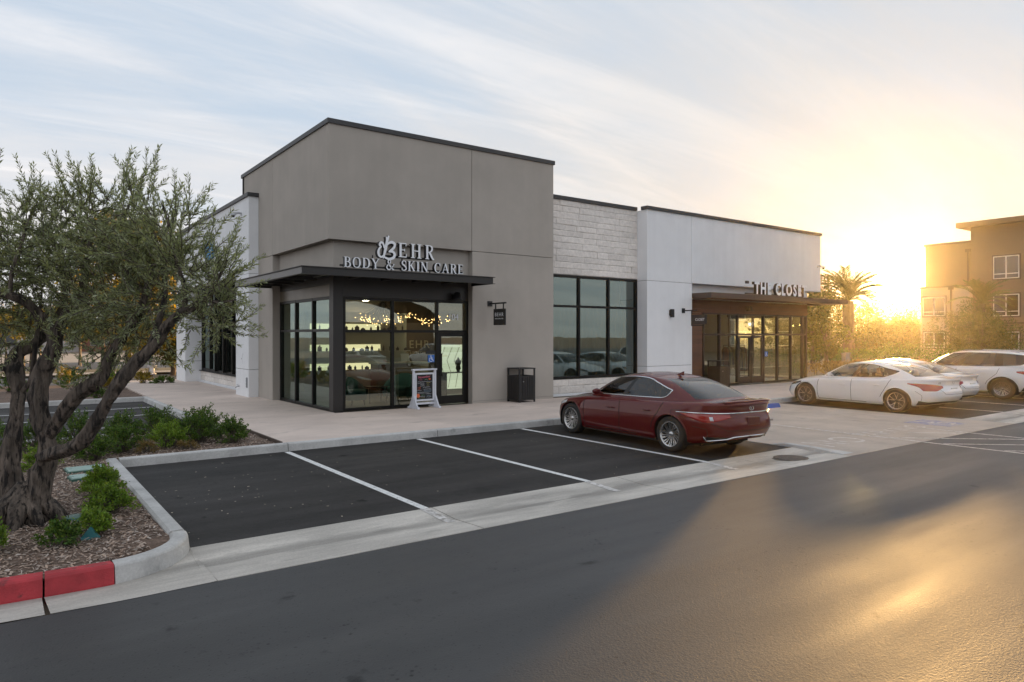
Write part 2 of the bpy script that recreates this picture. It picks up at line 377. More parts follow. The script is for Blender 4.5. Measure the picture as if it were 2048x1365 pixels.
REDP = mat('red_kerb_paint', (.44, .035, .045), .62, var=.2, vscale=6, big=.12, bump=.4, bscale=50, wear=((.10, .03, .03), 9, .60, .74))
BLUEC = mat('blue_painted_concrete', (.022, .10, .42), .6, var=.15, vscale=6)
MULCH = mat('mulch', (.17, .115, .085), .95, var=.5, vscale=26, bump=3, bscale=40, big=.2, bigscale=1.2)
DIRT = mat('dry_soil', (.27, .215, .165), .95, var=.18, vscale=.8, bump=.6, bscale=30, big=.12, bigscale=.1)
HAZE_D = .00032
# ------------------------------------------------------------------ ground, roads, kerbs, paving
FL = .13
def struct(o): return tag(o, kind='structure')
def sheet(name, mat_, x0, y0, x1, y1, z, nx=1, ny=1, fn=None):
    rows = [[(x0 + (x1 - x0) * i / nx, y0 + (y1 - y0) * j / ny, z + (fn(x0 + (x1 - x0) * i / nx, y0 + (y1 - y0) * j / ny) if fn else 0)) for i in range(nx + 1)] for j in range(ny + 1)]
    return struct(MB().grid(rows).build(name, mat_, smooth=bool(fn)))
sheet('ground', DIRT, -600, -600, 700, 700, -.07)
sheet('drive_aisle', AISLE, -70, -70, 75, -10.605, 0)
lot = sheet('parking_lot', LOT, -5.25, -9.49, 4.99, -4.44, 0)
side_lot = sheet('parking_lot', LOT, -40, -1.16, -3.14, 7.62, 0)
right_lot = sheet('parking_lot', LOT, 12.33, -9.49, 36, -4.44, 0)
pad = sheet('accessible_pad', DARKGAP, 5.0, -10.59, 12.32, -4.44, -.01)
for i in range(3):
    for j in range(2):
        x0 = 5.0 + i * 2.44; y0 = (-10.595, -7.5)[j]; y1 = (-7.512, -4.44)[j]
        part_box('pad_slab', PADC, pad, x0 + (.004 if i else 0), y0, -.06, x0 + 2.432, y1, .003)
# valley gutter slabs
gut = struct(MB().box(-5.27, -10.595, -.09, 36, -9.495, -.06).build('gutter', DARKGAP))
def gutter_slab(x0, x1):
    ys = [-10.6, -10.35, -10.1, -10.0, -9.75, -9.49]; zs = [.004, -.006, -.02, -.022, -.008, .004]
    b = MB()
    n = 8; rows = [[(x0 + (x1 - x0) * i / n, y, z) for i in range(n + 1)] for y, z in zip(ys, zs)]
    b.grid(rows)
    for x, fl in ((x0, 0), (x1, 1)):
        b.face([(x, ys[0], -.09), (x, ys[-1], -.09), (x, ys[-1], zs[-1]), (x, ys[3], zs[3]), (x, ys[0], zs[0])][::(1 if fl else -1)])
    b.face([(x0, ys[0], -.09), (x1, ys[0], -.09), (x1, ys[0], zs[0]), (x0, ys[0], zs[0])])
    return b.build('gutter_slab', CONC, gut)
for a, b_ in ((-5.27, -2.60), (-2.586, .46), (.474, 3.2), (3.214, 4.99), (12.335, 15.4), (15.412, 18.5), (18.512, 21.6), (21.612, 24.7), (24.712, 27.8), (27.812, 31), (31.012, 36)): gutter_slab(a, b_)
# kerbs: swept profile, road face on the right-hand side of the path
def sweep(path, width, h, mat_, name='kerb', batter=.025, rnd=.025):
    pts = [Vector((p[0], p[1], 0)) for p in path]; rows = []
    prof = [(0, -.09), (0, .0), (batter * .6, h - rnd), (batter, h - rnd * .35), (batter + rnd * .8, h), (width - rnd, h), (width, h - rnd), (width, -.09)]
    for i, p in enumerate(pts):
        a = (pts[i] - pts[i - 1]).normalized() if i else None; b = (pts[i + 1] - pts[i]).normalized() if i < len(pts) - 1 else None
        t = ((a or b) + (b or a)).normalized(); nrm = Vector((-t.y, t.x, 0))
        k = 1 / max(.5, nrm.dot(Vector((-(a or b).y, (a or b).x, 0))))
        rows.append([p + nrm * (o * k) + Vector((0, 0, z)) for o, z in prof])
    m = MB().grid(rows); n = len(prof)
    m.f.append(tuple(range(n))); m.mi.append(0); m.f.append(tuple(len(rows) * n - 1 - k for k in range(n))); m.mi.append(0)
    return struct(m.build(name, mat_, smooth=False, fix=True))
def kerb_run(p, q, step=3.05, first=None, mat_=KERBC, h=.142):
    p = Vector(p); q = Vector(q); L_ = (q - p).length; d = (q - p) / L_; s = 0; e = first or step
    while s < L_ - .05:
        e = min(e, L_); a = p + d * (s + .006); b = p + d * (e - .006)
        k = max(1, int((e - s) / .5)); sweep([a + (b - a) * i / k for i in range(k + 1)], .16, h, mat_); s = e; e += step
    return
kerb_run((24.0, -4.44), (-2.55, -4.44)[:2] and (-2.62, -4.44), 2.95, 2.3) if False else None
kerb_run((-5.249, -4.44), (24.0, -4.44), 3.05, 2.63)                       # along the stalls: path to the right keeps the road on its right
def arc(cx, cy, r, a0, a1, n=8): return [(cx + r * math.cos(R(a0 + (a1 - a0) * i / n)), cy + r * math.sin(R(a0 + (a1 - a0) * i / n))) for i in range(n + 1)]
# left side of the near lot, down to the nose of the bed, then the red kerb
sweep([(-5.25, -7.02), (-5.25, -5.8), (-5.25, -4.44 + .0), (-5.25, -4.29)], .17, .142, KERBC)
sweep([(-5.25, -9.28), (-5.25, -8.2), (-5.25, -7.032)], .17, .142, KERBC)
nose = arc(-6.05, -9.34, .80, -84, -2, 10)
sweep(nose, .17, .15, KERBC)
redpath = [(-11, -9.55), (-9.6, -9.80), (-8.4, -9.98), (-7.4, -10.08), (-6.47, -10.13)]
sweep(redpath, .17, .15, REDP, name='red_kerb'); sweep([(-6.455, -10.131), (-6.2, -10.14), (-5.975, -10.137)], .17, .15, REDP, name='red_kerb')
g1 = [(-6.46, -10.12), (-6.05, -10.13), (-5.8, -10.10), (-5.5, -9.93), (-5.28, -9.55), (-5.275, -9.49)]
b = MB(); b.grid([[(x, y, (-.015, -.015, -.012, -.008, -.002, .003)[i]) for i, (x, y) in enumerate(g1)], [(-6.44, -10.60, .003), (-6.05, -10.62, .003), (-5.8, -10.62, .003), (-5.55, -10.61, .003), (-5.35, -10.605, .003), (-5.275, -10.6, .003)]][::-1])
gn = b.build('gutter_slab', CONC, gut)
b = MB(); lp = [(-11, -9.5), (-9.6, -9.78), (-8.4, -9.96), (-7.4, -10.06), (-6.475, -10.11)]
b.grid([[(x, y - .49, .003) for x, y in lp], [(x, y, -.015) for x, y in lp]]); b.build('gutter_slab', CONC, gut)
# kerbs round the side lot
kerb_run((-3.14, 7.62), (-3.14, -1.16), 2.9)
kerb_run((-3.14, -1.16), (-30, -1.16), 3.05); kerb_run((-30, 7.62), (-3.0, 7.62), 3.05)
# tapered lip between stall and pad
b = MB(); L0 = [(4.99, -9.0, .0), (4.99, -9.3, .05), (4.99, -9.9, .045), (4.99, -10.45, .004)]
b.grid([[(x - .02, y, -.03) for x, y, z in L0], [(x, y, z) for x, y, z in L0], [(x + .16, y, z) for x, y, z in L0], [(x + .32, y, .004) for x, y, z in L0]]); struct(b.build('ramp_lip', KERBC))

# sidewalk slabs
walk = struct(MB().box(-2.98, -4.27, -.06, 24, 17.3, .10).build('sidewalk', DARKGAP)) if False else None
walk = empty('sidewalk'); struct(walk)
def slabs(x0, y0, x1, y1, nx, ny, top=FL):
    for i in range(nx):
        for j in range(ny):
            a = x0 + (x1 - x0) * i / nx; c = y0 + (y1 - y0) * j / ny
            part_box('paving_slab', WALK, walk, a + (.005 if i else 0), c + (.005 if j else 0), -.05, x0 + (x1 - x0) * (i + 1) / nx, y0 + (y1 - y0) * (j + 1) / ny, top, bevel=.004)
slabs(-2.66, -4.275, 24, -.195, 14, 2); slabs(-2.97, -.19, -.02, 16.9, 1, 9)
slabs(-2.97, -1.2, -2.665, -.195, 1, 1)
part_box('bed_edging', mat('rusty_edging', (.10, .07, .055), .8, var=.2), walk, -2.70, -4.27, 0, -2.665, -1.2, .155)

# planting beds
def hump(x, y):
    from mathutils import noise as nz
    return .03 * nz.noise(Vector((x * .9, y * .9, 0))) + .012 * nz.noise(Vector((x * 5, y * 5, 3)))
bed = sheet('planting_bed', MULCH, -30, -10.02, -5.40, -4.29, .095, 150, 40, lambda x, y: hump(x, y) + (-.25 if (y < -9.5 - .0 * x and x < -8.3) or (x > -5.75 and y < -9.62) or y < -9.96 and x < -7.2 else 0))
bed2 = sheet('planting_bed', MULCH, -30, -4.29, -2.705, -1.32, .10, 150, 22, hump)
bed3 = sheet('planting_bed', MULCH, -40, 7.78, -2.98, 16.2, .09, 90, 30, hump)
bed4 = sheet('planting_bed', mat('gravel_bed', (.22, .17, .12), .95, var=.3, vscale=10, bump=1.5, bscale=30), 24.0, -4.44, 60, 22, .06, 40, 30, hump)
# wood chips lying on the mulch
def scatter_chips(name, n, xr, yr, z, mat_, smin, smax, bad=None):
    m = MB()
    for _ in range(n):
        x = random.uniform(*xr); y = random.uniform(*yr)
        if bad and bad(x, y): continue
        l = random.uniform(smin, smax); w = l * random.uniform(.18, .42)
        m.obox((x, y, z + hump(x, y) + random.uniform(.002, .014)), (l, w, .004), random.uniform(0, 6.28), random.gauss(0, .28), random.gauss(0, .28))
    return tag(m.build(name, mat_), 'loose brown and grey bark chips covering the planting bed', 'bark chips', kind='stuff')
CHIP = mat('bark_chips', (.32, .235, .18), .9, island=.75, hue=(.58, .50, .44))
scatter_chips('bark_chips', 15000, (-8.3, -5.43), (-9.95, -4.2), .098, CHIP, .012, .05, lambda x, y: (x > -5.62 and y < -9.3) or y < -9.85 + (x + 8.3) * -.03 or (x > -5.9 and y < -9.75))
scatter_chips('bark_chips', 6500, (-7.5, -2.72), (-4.25, -1.4), .10, CHIP, .012, .05)

# markings
def line(name, mat_, parent, p, q, w=.10, z=.004):
    p = Vector(p); q = Vector(q); d = (q - p).normalized(); nn = Vector((-d.y, d.x)) * w / 2
    k = max(1, int((q - p).length / .4)); rows = []
    for i in range(k + 1):
        c = p + (q - p) * i / k; rows.append([(c.x - nn.x, c.y - nn.y, z), (c.x + nn.x, c.y + nn.y, z)])
    return MB().grid(rows, flip=True).build(name, mat_, parent)
for x in (-2.66, -.05, 2.52): line('parking_line', PAINT, lot, (x, -4.5), (x - .02, -9.485))
def gut_line(x):
    ys = [-9.495, -9.75, -10.0, -10.12]; zs = [.008, -.004, -.018, -.015]
    return MB().grid([[(x - .055, y, z), (x + .05, y, z)] for y, z in zip(ys, zs)], flip=False).build('parking_line', PAINT_OLD, lot)
for x in (-2.70, -.10, 2.47, ): gut_line(x)
for y in (5.35, 3.3, 1.0): line('parking_line', PAINT, side_lot, (-3.2, y + .15), (-9.5, y - .1), .09)
for x in (14.95, 17.55, 20.15, 22.75, 25.3): line('parking_line', PAINT_OLD, right_lot, (x, -4.5), (x, -9.48)); gut_line(x)
line('parking_line', PAINT_OLD, pad, (7.62, -4.6), (7.60, -10.59), .08, .0065); 
aisle_paint = bpy.data.objects['drive_aisle']
line('crossing_line', PAINT_OLD, aisle_paint, (7.60, -10.61), (7.60, -13.4), .09)
line('crossing_line', PAINT_OLD, aisle_paint, (9.75, -10.61), (9.75, -13.0), .09); line('crossing_line', PAINT_OLD, pad, (9.78, -9.75), (9.75, -10.59), .08, .0065)
for k, (a, c) in enumerate((((7.66, -9.95), (8.35, -10.585)), ((8.72, -9.83), (9.55, -10.585)))): line('crossing_line', PAINT_OLD, pad, a, c, .07, .0065)
for a, c in (((8.38, -10.61), (9.68, -11.75)), ((7.66, -10.95), (9.68, -12.75)), ((7.66, -11.95), (8.9, -13.1))): line('crossing_line', PAINT_OLD, aisle_paint, a, c, .07, .0045)
# faded NO PARKING lettering and the wheelchair square, flat print on the pad
def flat_text(txt, size, x, y, rz, mat_, z=.0068):
    return text_mesh('painted_lettering', txt, size, .0, mat_, pad, Matrix.Translation((x, y, z)) @ Matrix.Rotation(rz, 4, 'Z'))
FADE = mat('faded_white_paint', (.66, .62, .58), .7, var=.2, vscale=7, wear=((.50, .43, .37), 6, .42, .58))
flat_text('NO', .95, 6.3, -9.92, 0, FADE); flat_text('PARKING', .62, 8.75, -9.68, 0, FADE)
MB().prism([(10.45, -9.95), (11.45, -9.95), (11.45, -8.95), (10.45, -8.95)], .0045, .006).build('accessible_symbol', BLUEP, pad)
def wheelchair(mat_, parent, mtx, th=.0):
    """simple wheelchair figure in a unit square"""
    m = MB()
    def seg(p, q, w): 
        d = (Vector(q) - Vector(p)).normalized(); n = Vector((-d.y, d.x)) * w / 2; p = Vector(p); q = Vector(q)
        m.face([(p.x - n.x, p.y - n.y, 0), (q.x - n.x, q.y - n.y, 0), (q.x + n.x, q.y + n.y, 0), (p.x + n.x, p.y + n.y, 0)])
    c = (.45, .86); m.face([(c[0] + .08 * math.cos(a), c[1] + .08 * math.sin(a), .0002) for a in [i * .5236 for i in range(12)]])
    seg((.45, .77), (.47, .45), .09); seg((.46, .62), (.68, .62), .06); seg((.43, .45), (.72, .44), .09); seg((.70, .46), (.82, .16), .08); seg((.80, .17), (.92, .2), .06)
    pts = [(.45 + .27 * math.cos(R(a)), .36 + .27 * math.sin(R(a))) for a in range(120, 345, 15)]
    for i in range(len(pts) - 1): seg(pts[i], pts[i + 1], .06)
    for k in range(len(m.v)): m.v[k] = (m.v[k][0], m.v[k][1], m.v[k][2] + .0001 * (k % 7))
    return m.xf(mtx).build('wheelchair_figure', mat_, parent)
wheelchair(FADE, pad, Matrix.Translation((10.5, -9.9, .0075)) @ Matrix.Diagonal((.9, .9, 1, 1)))

# streets beyond
sheet('street', ROADM, -300, 17.6, 300, 25.2, -.05)
sheet('far_sidewalk', mat('far_concrete', (.55, .48, .41), .9, var=.08, vscale=.5), -300, 25.2, 300, 27.3, .06)
sheet('verge', mat('verge_soil', (.20, .16, .10), .95, var=.3, vscale=.9), -300, 27.3, 300, 31.5, .05)
sheet('far_street', ROADM, -300, 31.5, 300, 46, .0)
sheet('far_lot', mat('far_pale_ground', (.42, .35, .28), .95, var=.1, vscale=.2), -300, 46, 300, 75, .01)
for y in (19.9, 21.4): line('lane_line', PAINT_OLD, bpy.data.objects['street'], (-60, y), (40, y), .12, -.04)
# manhole
mh = thing('manhole_cover', 'round cast iron manhole cover set in the concrete gutter', 'manhole', (4.02, -10.06, -.018))
MB().lathe([(0, .004), (.33, .004), (.345, -.002)], n=40).build('frame', mat('iron_ring', (.10, .085, .07), .7, var=.3, vscale=8), mh)
IRON = mat('cast_iron', (.055, .045, .038), .65, var=.3, vscale=12)
MB().lathe([(0, .009), (.285, .009), (.29, .003)], n=40).build('lid', IRON, mh)
b = MB()
for i in range(-5, 6):
    for j in range(-5, 6):
        if (i * .05) ** 2 + (j * .05) ** 2 < .066: b.box(i * .05 - .017, j * .05 - .017, .008, i * .05 + .017, j * .05 + .017, .014)
b.build('tread', mat('worn_iron', (.16, .13, .11), .55, var=.3, vscale=12), mh)
ws = thing('wheel_stop', 'blue painted concrete wheel stop beyond the red sedan', 'wheel stop', (10.35, -5.15, .003))
b = MB(); prof = [(-.075, 0), (-.05, .12), (.05, .12), (.075, 0)]
for sx in (1,):
    rows = []
    for x, k in ((-.92, .25), (-.90, .8), (-.86, 1), (.86, 1), (.90, .8), (.92, .25)): rows.append([(x, y, z * k) for y, z in prof])
    b.grid(rows, flip=True); b.face(rows[0][::1]); b.face(rows[-1][::-1])
b.build('block', BLUEC, ws, fix=True)
for x in (-.55, .55): MB().lathe([(0, .126), (.018, .124), (.02, .118)], (x, 0, 0), n=10).build('anchor_pin', IRON, ws)
# ------------------------------------------------------------------ the shop building
bld = thing('shop_building', 'low modern shop building with taupe corner tower, stone and white stucco', 'building')
def wbox(name, m, *a, parent=None, bevel=.004): return part_box(name, m, parent or bld, *a, bevel=bevel)
TT = 7.31
# tower: core behind the joints, panels proud of it
wbox('tower_core', DARKGAP, -.188, -.188, 4.462, 6.988, 7.38, TT - .03)
wbox('tower_core', DARKGAP, 4.045, -.188, 0, 6.988, -.02, 4.44)
wbox('stucco_panel', TAUPE, -.2, -.2, 4.45, 4.0, -.0005, TT); wbox('stucco_panel', TAUPE, 4.014, -.2, 4.45, 7.0, -.0005, TT)
wbox('stucco_panel', TAUPE, 4.03, -.2, .11, 7.0, .06, 4.436)
wbox('stucco_panel', TAUPE, -.2, 0, 4.45, -.0, 4.2, TT); wbox('stucco_panel', TAUPE, -.2, 4.214, 4.45, 0, 7.4, TT)
wbox('stucco_panel', TAUPE, -.2, 4.2, .02, .2, 6.2, 4.436); wbox('stucco_panel', TAUPE, 6.6, .06, 4.45, 7.0, 7.4, TT)
wbox('stucco_panel', TAUPE, -.2, 7.2, 4.45, 7.0, 7.4, TT)
# base weep screed lines
wbox('base_screed', mat('screed_metal', (.2, .19, .18), .6), 4.05, -.206, .19, 6.99, -.19, .2)
# recessed sign wall behind the letters
wbox('sign_wall', TAUPE, 0, 0.0, 3.60, 4.03, .12, 4.449); wbox('sign_wall', TAUPE, 0, .12, 3.60, .12, 4.2, 4.449)
# parapet caps
def cap(x0, y0, x1, y1, z, t=.12): return wbox('parapet_cap', CAPM, x0, y0, z, x1, y1, z + t)
cap(-.24, -.24, 7.04, .03, TT); cap(-.24, .03, .03, 7.44, TT); cap(6.8, .03, 7.04, 7.44, TT); cap(.03, 7.2, 6.8, 7.44, TT)
# stone bay, front
SY = .25
wbox('stone_backing', MORTAR, 7.0, SY + .022, 0, 11.2, SY + .2, .66); wbox('stone_backing', MORTAR, 7.0, SY + .022, 4.0, 11.2, SY + .2, 6.40)
def ashlar(parent, plane, u0, u1, z0, z1, rows, face, depth, lw=(.48, 1.0), seedv=1):
    rnd = random.Random(seedv); hs = [rnd.choice((.185, .2, .2, .215)) for _ in range(rows)]; k = (z1 - z0) / sum(hs); z = z0
    for h in hs:
        h *= k; u = u0 - rnd.uniform(0, .4)
        while u < u1 - .02:
            w = rnd.uniform(*lw); a = max(u, u0); e = min(u + w, u1)
            if u1 - e < .14: e = u1
            pr = rnd.uniform(-.008, .008); g = .0035
            n = 3; mrows = []
            def pt(uu, zz, o):
                return (uu, face - pr - o, zz) if plane == 'y' else (face - pr - o, uu, zz)
            m = MB()
            A, B_, Cc, Dd = a + g, e - g, z + g, z + h - g
            # rough split face: a 4 x 3 grid of bumps
            nu = max(2, int((B_ - A) / .2) + 1)
            grid_ = []
            for j in range(4):
                row = []
                for i in range(nu + 1):
                    edge = i in (0, nu) or j in (0, 3)
                    row.append(pt(A + (B_ - A) * i / nu, Cc + (Dd - Cc) * (0, .14, .86, 1)[j], -.003 if edge else rnd.uniform(.004, .013)))
                grid_.append(row)
            m.grid(grid_, flip=(plane == 'x'))
            ring = grid_[0] + [r[-1] for r in grid_[1:]] + grid_[-1][-2::-1] + [r[0] for r in grid_[-2:0:-1]]
            back = [(p[0], face + depth, p[2]) if plane == 'y' else (face + depth, p[1], p[2]) for p in ring]
            m.grid([ring + [ring[0]], back + [back[0]]], flip=(plane == 'y'))
            m.build('stone_block', STONE, parent)
            u = e if e == u1 else u + w
        z += h
sf = empty('stone_facing'); sf.parent = bld
ashlar(sf, 'y', 7.0, 11.18, 4.02, 6.40, 12, SY, .03, seedv=4)
ashlar(sf, 'y', 7.0, 11.18, .20, .655, 2, SY, .03, lw=(.6, 1.1), seedv=9)
wbox('plinth', WHITE_ST, 7.0, SY - .03, .02, 11.2, SY + .1, .195)
cap(7.04, SY - .05, 11.13, SY + .3, 6.40)
# white stucco mass, front
wbox('white_core', DARKGAP, 11.192, -.188, .0, 13.53, 0.3, 6.38); wbox('white_core', DARKGAP, 13.52, -.188, 3.972, 22.13, .3, 6.38)
for z0, z1 in ((.02, .988), (1.0, 3.95), (3.962, 6.40)): wbox('stucco_panel', WHITE_ST, 11.18, -.2, z0, 13.505, .5, z1)
wbox('stucco_panel', WHITE_ST, 13.505, -.2, .02, 13.54, .5, 3.95)
wbox('stucco_panel', WHITE_ST, 13.519, -.2, 3.962, 22.14, .12, 6.40)
wbox('stucco_panel', WHITE_ST, 22.0, .12, 3.962, 22.14, 17, 6.40)
cap(11.13, -.25, 22.19, .05, 6.40); cap(21.9, .05, 22.19, 17, 6.40)
wbox('sign_wall', WHITE_ST, 13.54, .12, 3.35, 21.6, .3, 3.961)
# side (street) wing, white, with recessed window bay
WX = -.5
wbox('stucco_panel', WHITE_ST, WX, 5.6, .02, .3, 7.05, .985); wbox('stucco_panel', WHITE_ST, WX, 5.6, .997, .3, 7.05, 3.99)
wbox('stucco_panel', WHITE_ST, WX, 5.6, 4.0, .1, 12.0, 6.40); wbox('stucco_panel', WHITE_ST, WX, 12.012, 4.0, .1, 16.6, 6.40)
wbox('stucco_panel', WHITE_ST, WX, 14.8, .02, .3, 16.6, .985); wbox('stucco_panel', WHITE_ST, WX, 14.8, .997, .3, 16.6, 3.99)
wbox('white_core', DARKGAP, WX + .012, 5.612, .05, .29, 7.04, 6.3); wbox('white_core', DARKGAP, WX + .012, 14.81, .05, .29, 16.59, 6.3); wbox('white_core', DARKGAP, WX + .012, 7.04, 4.01, .09, 14.81, 6.3)
cap(WX - .05, 5.55, .15, 16.65, 6.40)
wbox('stone_backing', MORTAR, .122, 7.05, 0, .3, 14.8, .60)
sf2 = empty('stone_facing'); sf2.parent = bld
ashlar(sf2, 'x', 7.05, 14.8, .2, .58, 2, .1, .03, lw=(.6, 1.1), seedv=21)
wbox('plinth', WHITE_ST, .07, 7.05, .02, .2, 14.8, .195)
# closing walls and roof behind the parapets
wbox('back_wall', WHITE_ST, .3, 16.4, 0, 22.0, 16.6, 6.3); wbox('end_wall', WHITE_ST, 21.8, 4.2, 0, 22.13, 16.4, 3.95)
wbox('roof_deck', mat('roof_membrane', (.4, .4, .4), .9), .12, .52, 5.4, 21.9, 16.4, 5.6, bevel=0)
# interior shell
INW = mat('interior_wall', (.50, .45, .36), .8); INF = mat('interior_floor', (.20, .18, .15), .35); INB = mat('interior_brown', (.10, .062, .032), .6, var=.1)
INC = mat('interior_ceiling', (.45, .43, .38), .9)
wbox('interior_floor', INF, .16, .16, .02, 21.5, 14.7, .125, bevel=0); wbox('interior_ceiling', INC, .16, .3, 3.30, 7.0, 14.7, 3.38, bevel=0); wbox('interior_ceiling', INC, 7.0, 1.1, 3.30, 11.1, 14.7, 3.38, bevel=0); wbox('interior_ceiling', mat('dark_ceiling', (.10, .095, .09), .9), 11.3, .35, 3.30, 21.5, 14.0, 3.34, bevel=0)
wbox('partition', INB, 4.6, 6.4, .125, 11.1, 6.55, 3.3, bevel=0); wbox('partition', INW, .32, 7.0, .125, 4.6, 7.15, 3.3, bevel=0); wbox('partition', INW, 11.1, .5, .125, 11.3, 14.7, 3.3, bevel=0)
wbox('partition', mat('closet_back_wall', (.22, .18, .14), .85), 11.3, 9.0, .125, 21.5, 9.15, 3.3, bevel=0)

# ---- storefront frames
FRM = mat('storefront_frame', (.007, .0065, .006), .4, spec=.3)
FRB = mat('closet_frame', (.035, .025, .02), .4)
def pane_window(name, parent, plane, c, u0, u1, z0, z1, gl, th=.012, shift=0):
    if plane == 'y': m = MB().face([(u0, c, z0), (u1, c, z0), (u1, c, z1), (u0, c, z1)])
    else: m = MB().face([(c, u1, z0), (c, u0, z0), (c, u0, z1), (c, u1, z1)])
    return m.build(name, gl, parent)
def frame(parent, plane, c, d, us, zs, mw, gl, fm, skip=()):
    """mullions at us, rails at zs, one pane for every cell"""
    def bar(u0, u1, z0, z1, dd=d, nm='mullion'):
        a = (u0, c - dd / 2, z0, u1, c + dd / 2, z1) if plane == 'y' else (c - dd / 2, u0, z0, c + dd / 2, u1, z1)
        part_box(nm, fm, parent, *a, bevel=.003)
    for u in us: bar(u - mw / 2, u + mw / 2, zs[0] - mw / 2, zs[-1] + mw / 2)
    for i in range(len(us) - 1):
        for k, z in enumerate(zs):
            if (i, k) in skip: continue
            bar(us[i] + mw / 2, us[i + 1] - mw / 2, z - mw / 2, z + mw / 2, d * .9, 'rail')
        for k in range(len(zs) - 1):
            if (i, k) in skip: continue
            pane_window('pane', parent, plane, c, us[i] + mw / 2, us[i + 1] - mw / 2, zs[k] + mw / 2, zs[k + 1] - mw / 2, gl)
# salon corner, front
w1 = empty('storefront_window'); w1.parent = bld
frame(w1, 'y', .07, .11, [.30, 1.66, 3.02, 4.0], [.17, 2.17, 3.0], .07, GLASS, FRM, skip=((2, 0),))
w2 = empty('storefront_window'); w2.parent = bld
frame(w2, 'x', .07, .11, [.28, 1.52, 2.86, 4.16], [.17, 2.19, 3.02], .07, GLASS_T, FRM)
wbox('corner_post', BRONZE, 0, 0, .05, .26, .26, 3.575, bevel=.006)
wbox('head_panel', BRONZE, .26, .02, 3.04, 4.03, .10, 3.575); wbox('head_panel', BRONZE, .02, .26, 3.365, .11, 4.2, 3.575); wbox('head_panel', mat('beige_head_panel', (.20, .17, .125), .35, var=.12, vscale=2), .03, .26, 3.06, .11, 4.2, 3.36)
# salon door
dr = empty('glass_door'); dr.parent = bld
for a in ((3.06, .03, .15, 3.15, .10, 2.13), (3.87, .03, .15, 3.96, .10, 2.13)): part_box('stile', FRM, dr, *a, bevel=.003)
for a in ((3.15, .03, .15, 3.87, .10, .38), (3.15, .03, 2.03, 3.87, .10, 2.13)): part_box('door_rail', FRM, dr, *a, bevel=.003)
pane_window('pane', dr, 'y', .065, 3.15, 3.87, .38, 2.03, GLASS)
def pull(parent, x, y, z0, z1, m):
    MB().tube([(x, y, z0), (x, y - .05, z0), (x, y - .07, z0 + .03), (x, y - .07, z1 - .03), (x, y - .05, z1), (x, y, z1)], .014, 8).build('handle', m, parent, smooth=True)
pull(dr, 3.12, .03, .95, 1.55, FRM)
# numbers
text_mesh('suite_number', '104', .24, .006, SIGNW, bld, Matrix.Translation((3.55, .055, 2.50)) @ FRONT)
# stone bay window (front)
w3 = empty('bay_window'); w3.parent = bld
frame(w3, 'y', SY + .05, .12, [7.06, 8.47, 9.80, 11.12], [.71, 3.0, 3.96], .075, GLASS_T, FRM)
wbox('window_sill', FRM, 7.02, SY - .02, .655, 11.17, SY + .12, .672)
# side bay window
w4 = empty('bay_window'); w4.parent = bld
frame(w4, 'x', .2, .14, [7.1, 8.3, 9.5, 10.8, 12.1, 13.4, 14.74], [.65, 2.9, 3.95], .09, GLASS_T, FRM)
wbox('window_sill', FRM, .02, 7.06, .585, .3, 14.79, .61)
for k in range(4): part_box('mullion_fin', FRM, w4, .02, 8.27 + 1.27 * k, .65, .13, 8.33 + 1.27 * k, 3.98)

# ---- corner canopy
cn = empty('corner_canopy'); cn.parent = bld
E_ = 1.24; XR = 4.02; YB = 4.30
part_box('deck', BRONZE, cn, -E_ + .03, -E_ + .03, 3.575, XR - .02, -.201, 3.60); part_box('deck', BRONZE, cn, -E_ + .03, -.2005, 3.575, -.201, YB - .02, 3.60)
part_box('deck', BRONZE, cn, -.2, -.2, 3.58, XR - .025, -.002, 3.595); part_box('deck', BRONZE, cn, -.2, 0, 3.58, -.002, YB - .12, 3.595)
def chan(x0, y0, x1, y1, out):
    o = empty('fascia_channel'); o.parent = cn
    part_box('web', BRONZE, o, x0, y0, 3.462, x1, y1, 3.628)
    return o
part_box('fascia', BRONZE, cn, -E_, -E_, 3.465, XR, -E_ + .03, 3.622); part_box('fascia', mat('bronze_sky_lit', (.030, .026, .024), .30), cn, -E_, -E_ + .03, 3.465, -E_ + .03, YB, 3.622)  # side fascia: bronze copy made lighter, sky light painted into its colour
part_box('fascia', BRONZE, cn, XR - .03, -E_ + .03, 3.465, XR, -.2, 3.622); part_box('fascia', BRONZE, cn, -E_ + .03, YB - .03, 3.465, -.2, YB, 3.622)
for z0, z1 in ((3.624, 3.640), (3.450, 3.463)):
    part_box('flange', BRONZE, cn, -E_ - .045, -E_ - .045, z0, XR + .045, -E_ + .06, z1); part_box('flange', BRONZE, cn, -E_ - .045, -E_ + .0605, z0, -E_ + .06, YB + .045, z1)
    part_box('flange', BRONZE, cn, XR - .04, -E_ + .0605, z0, XR + .045, -.205, z1)
for x in (-.6, .3, 1.2, 2.1, 3.0): part_box('purlin', BRONZE, cn, x, -E_ + .04, 3.47, x + .05, -.205, 3.57)
for y in (.6, 1.5, 2.4, 3.3): part_box('purlin', BRONZE, cn, -E_ + .04, y, 3.47, -.205, y + .05, 3.57)
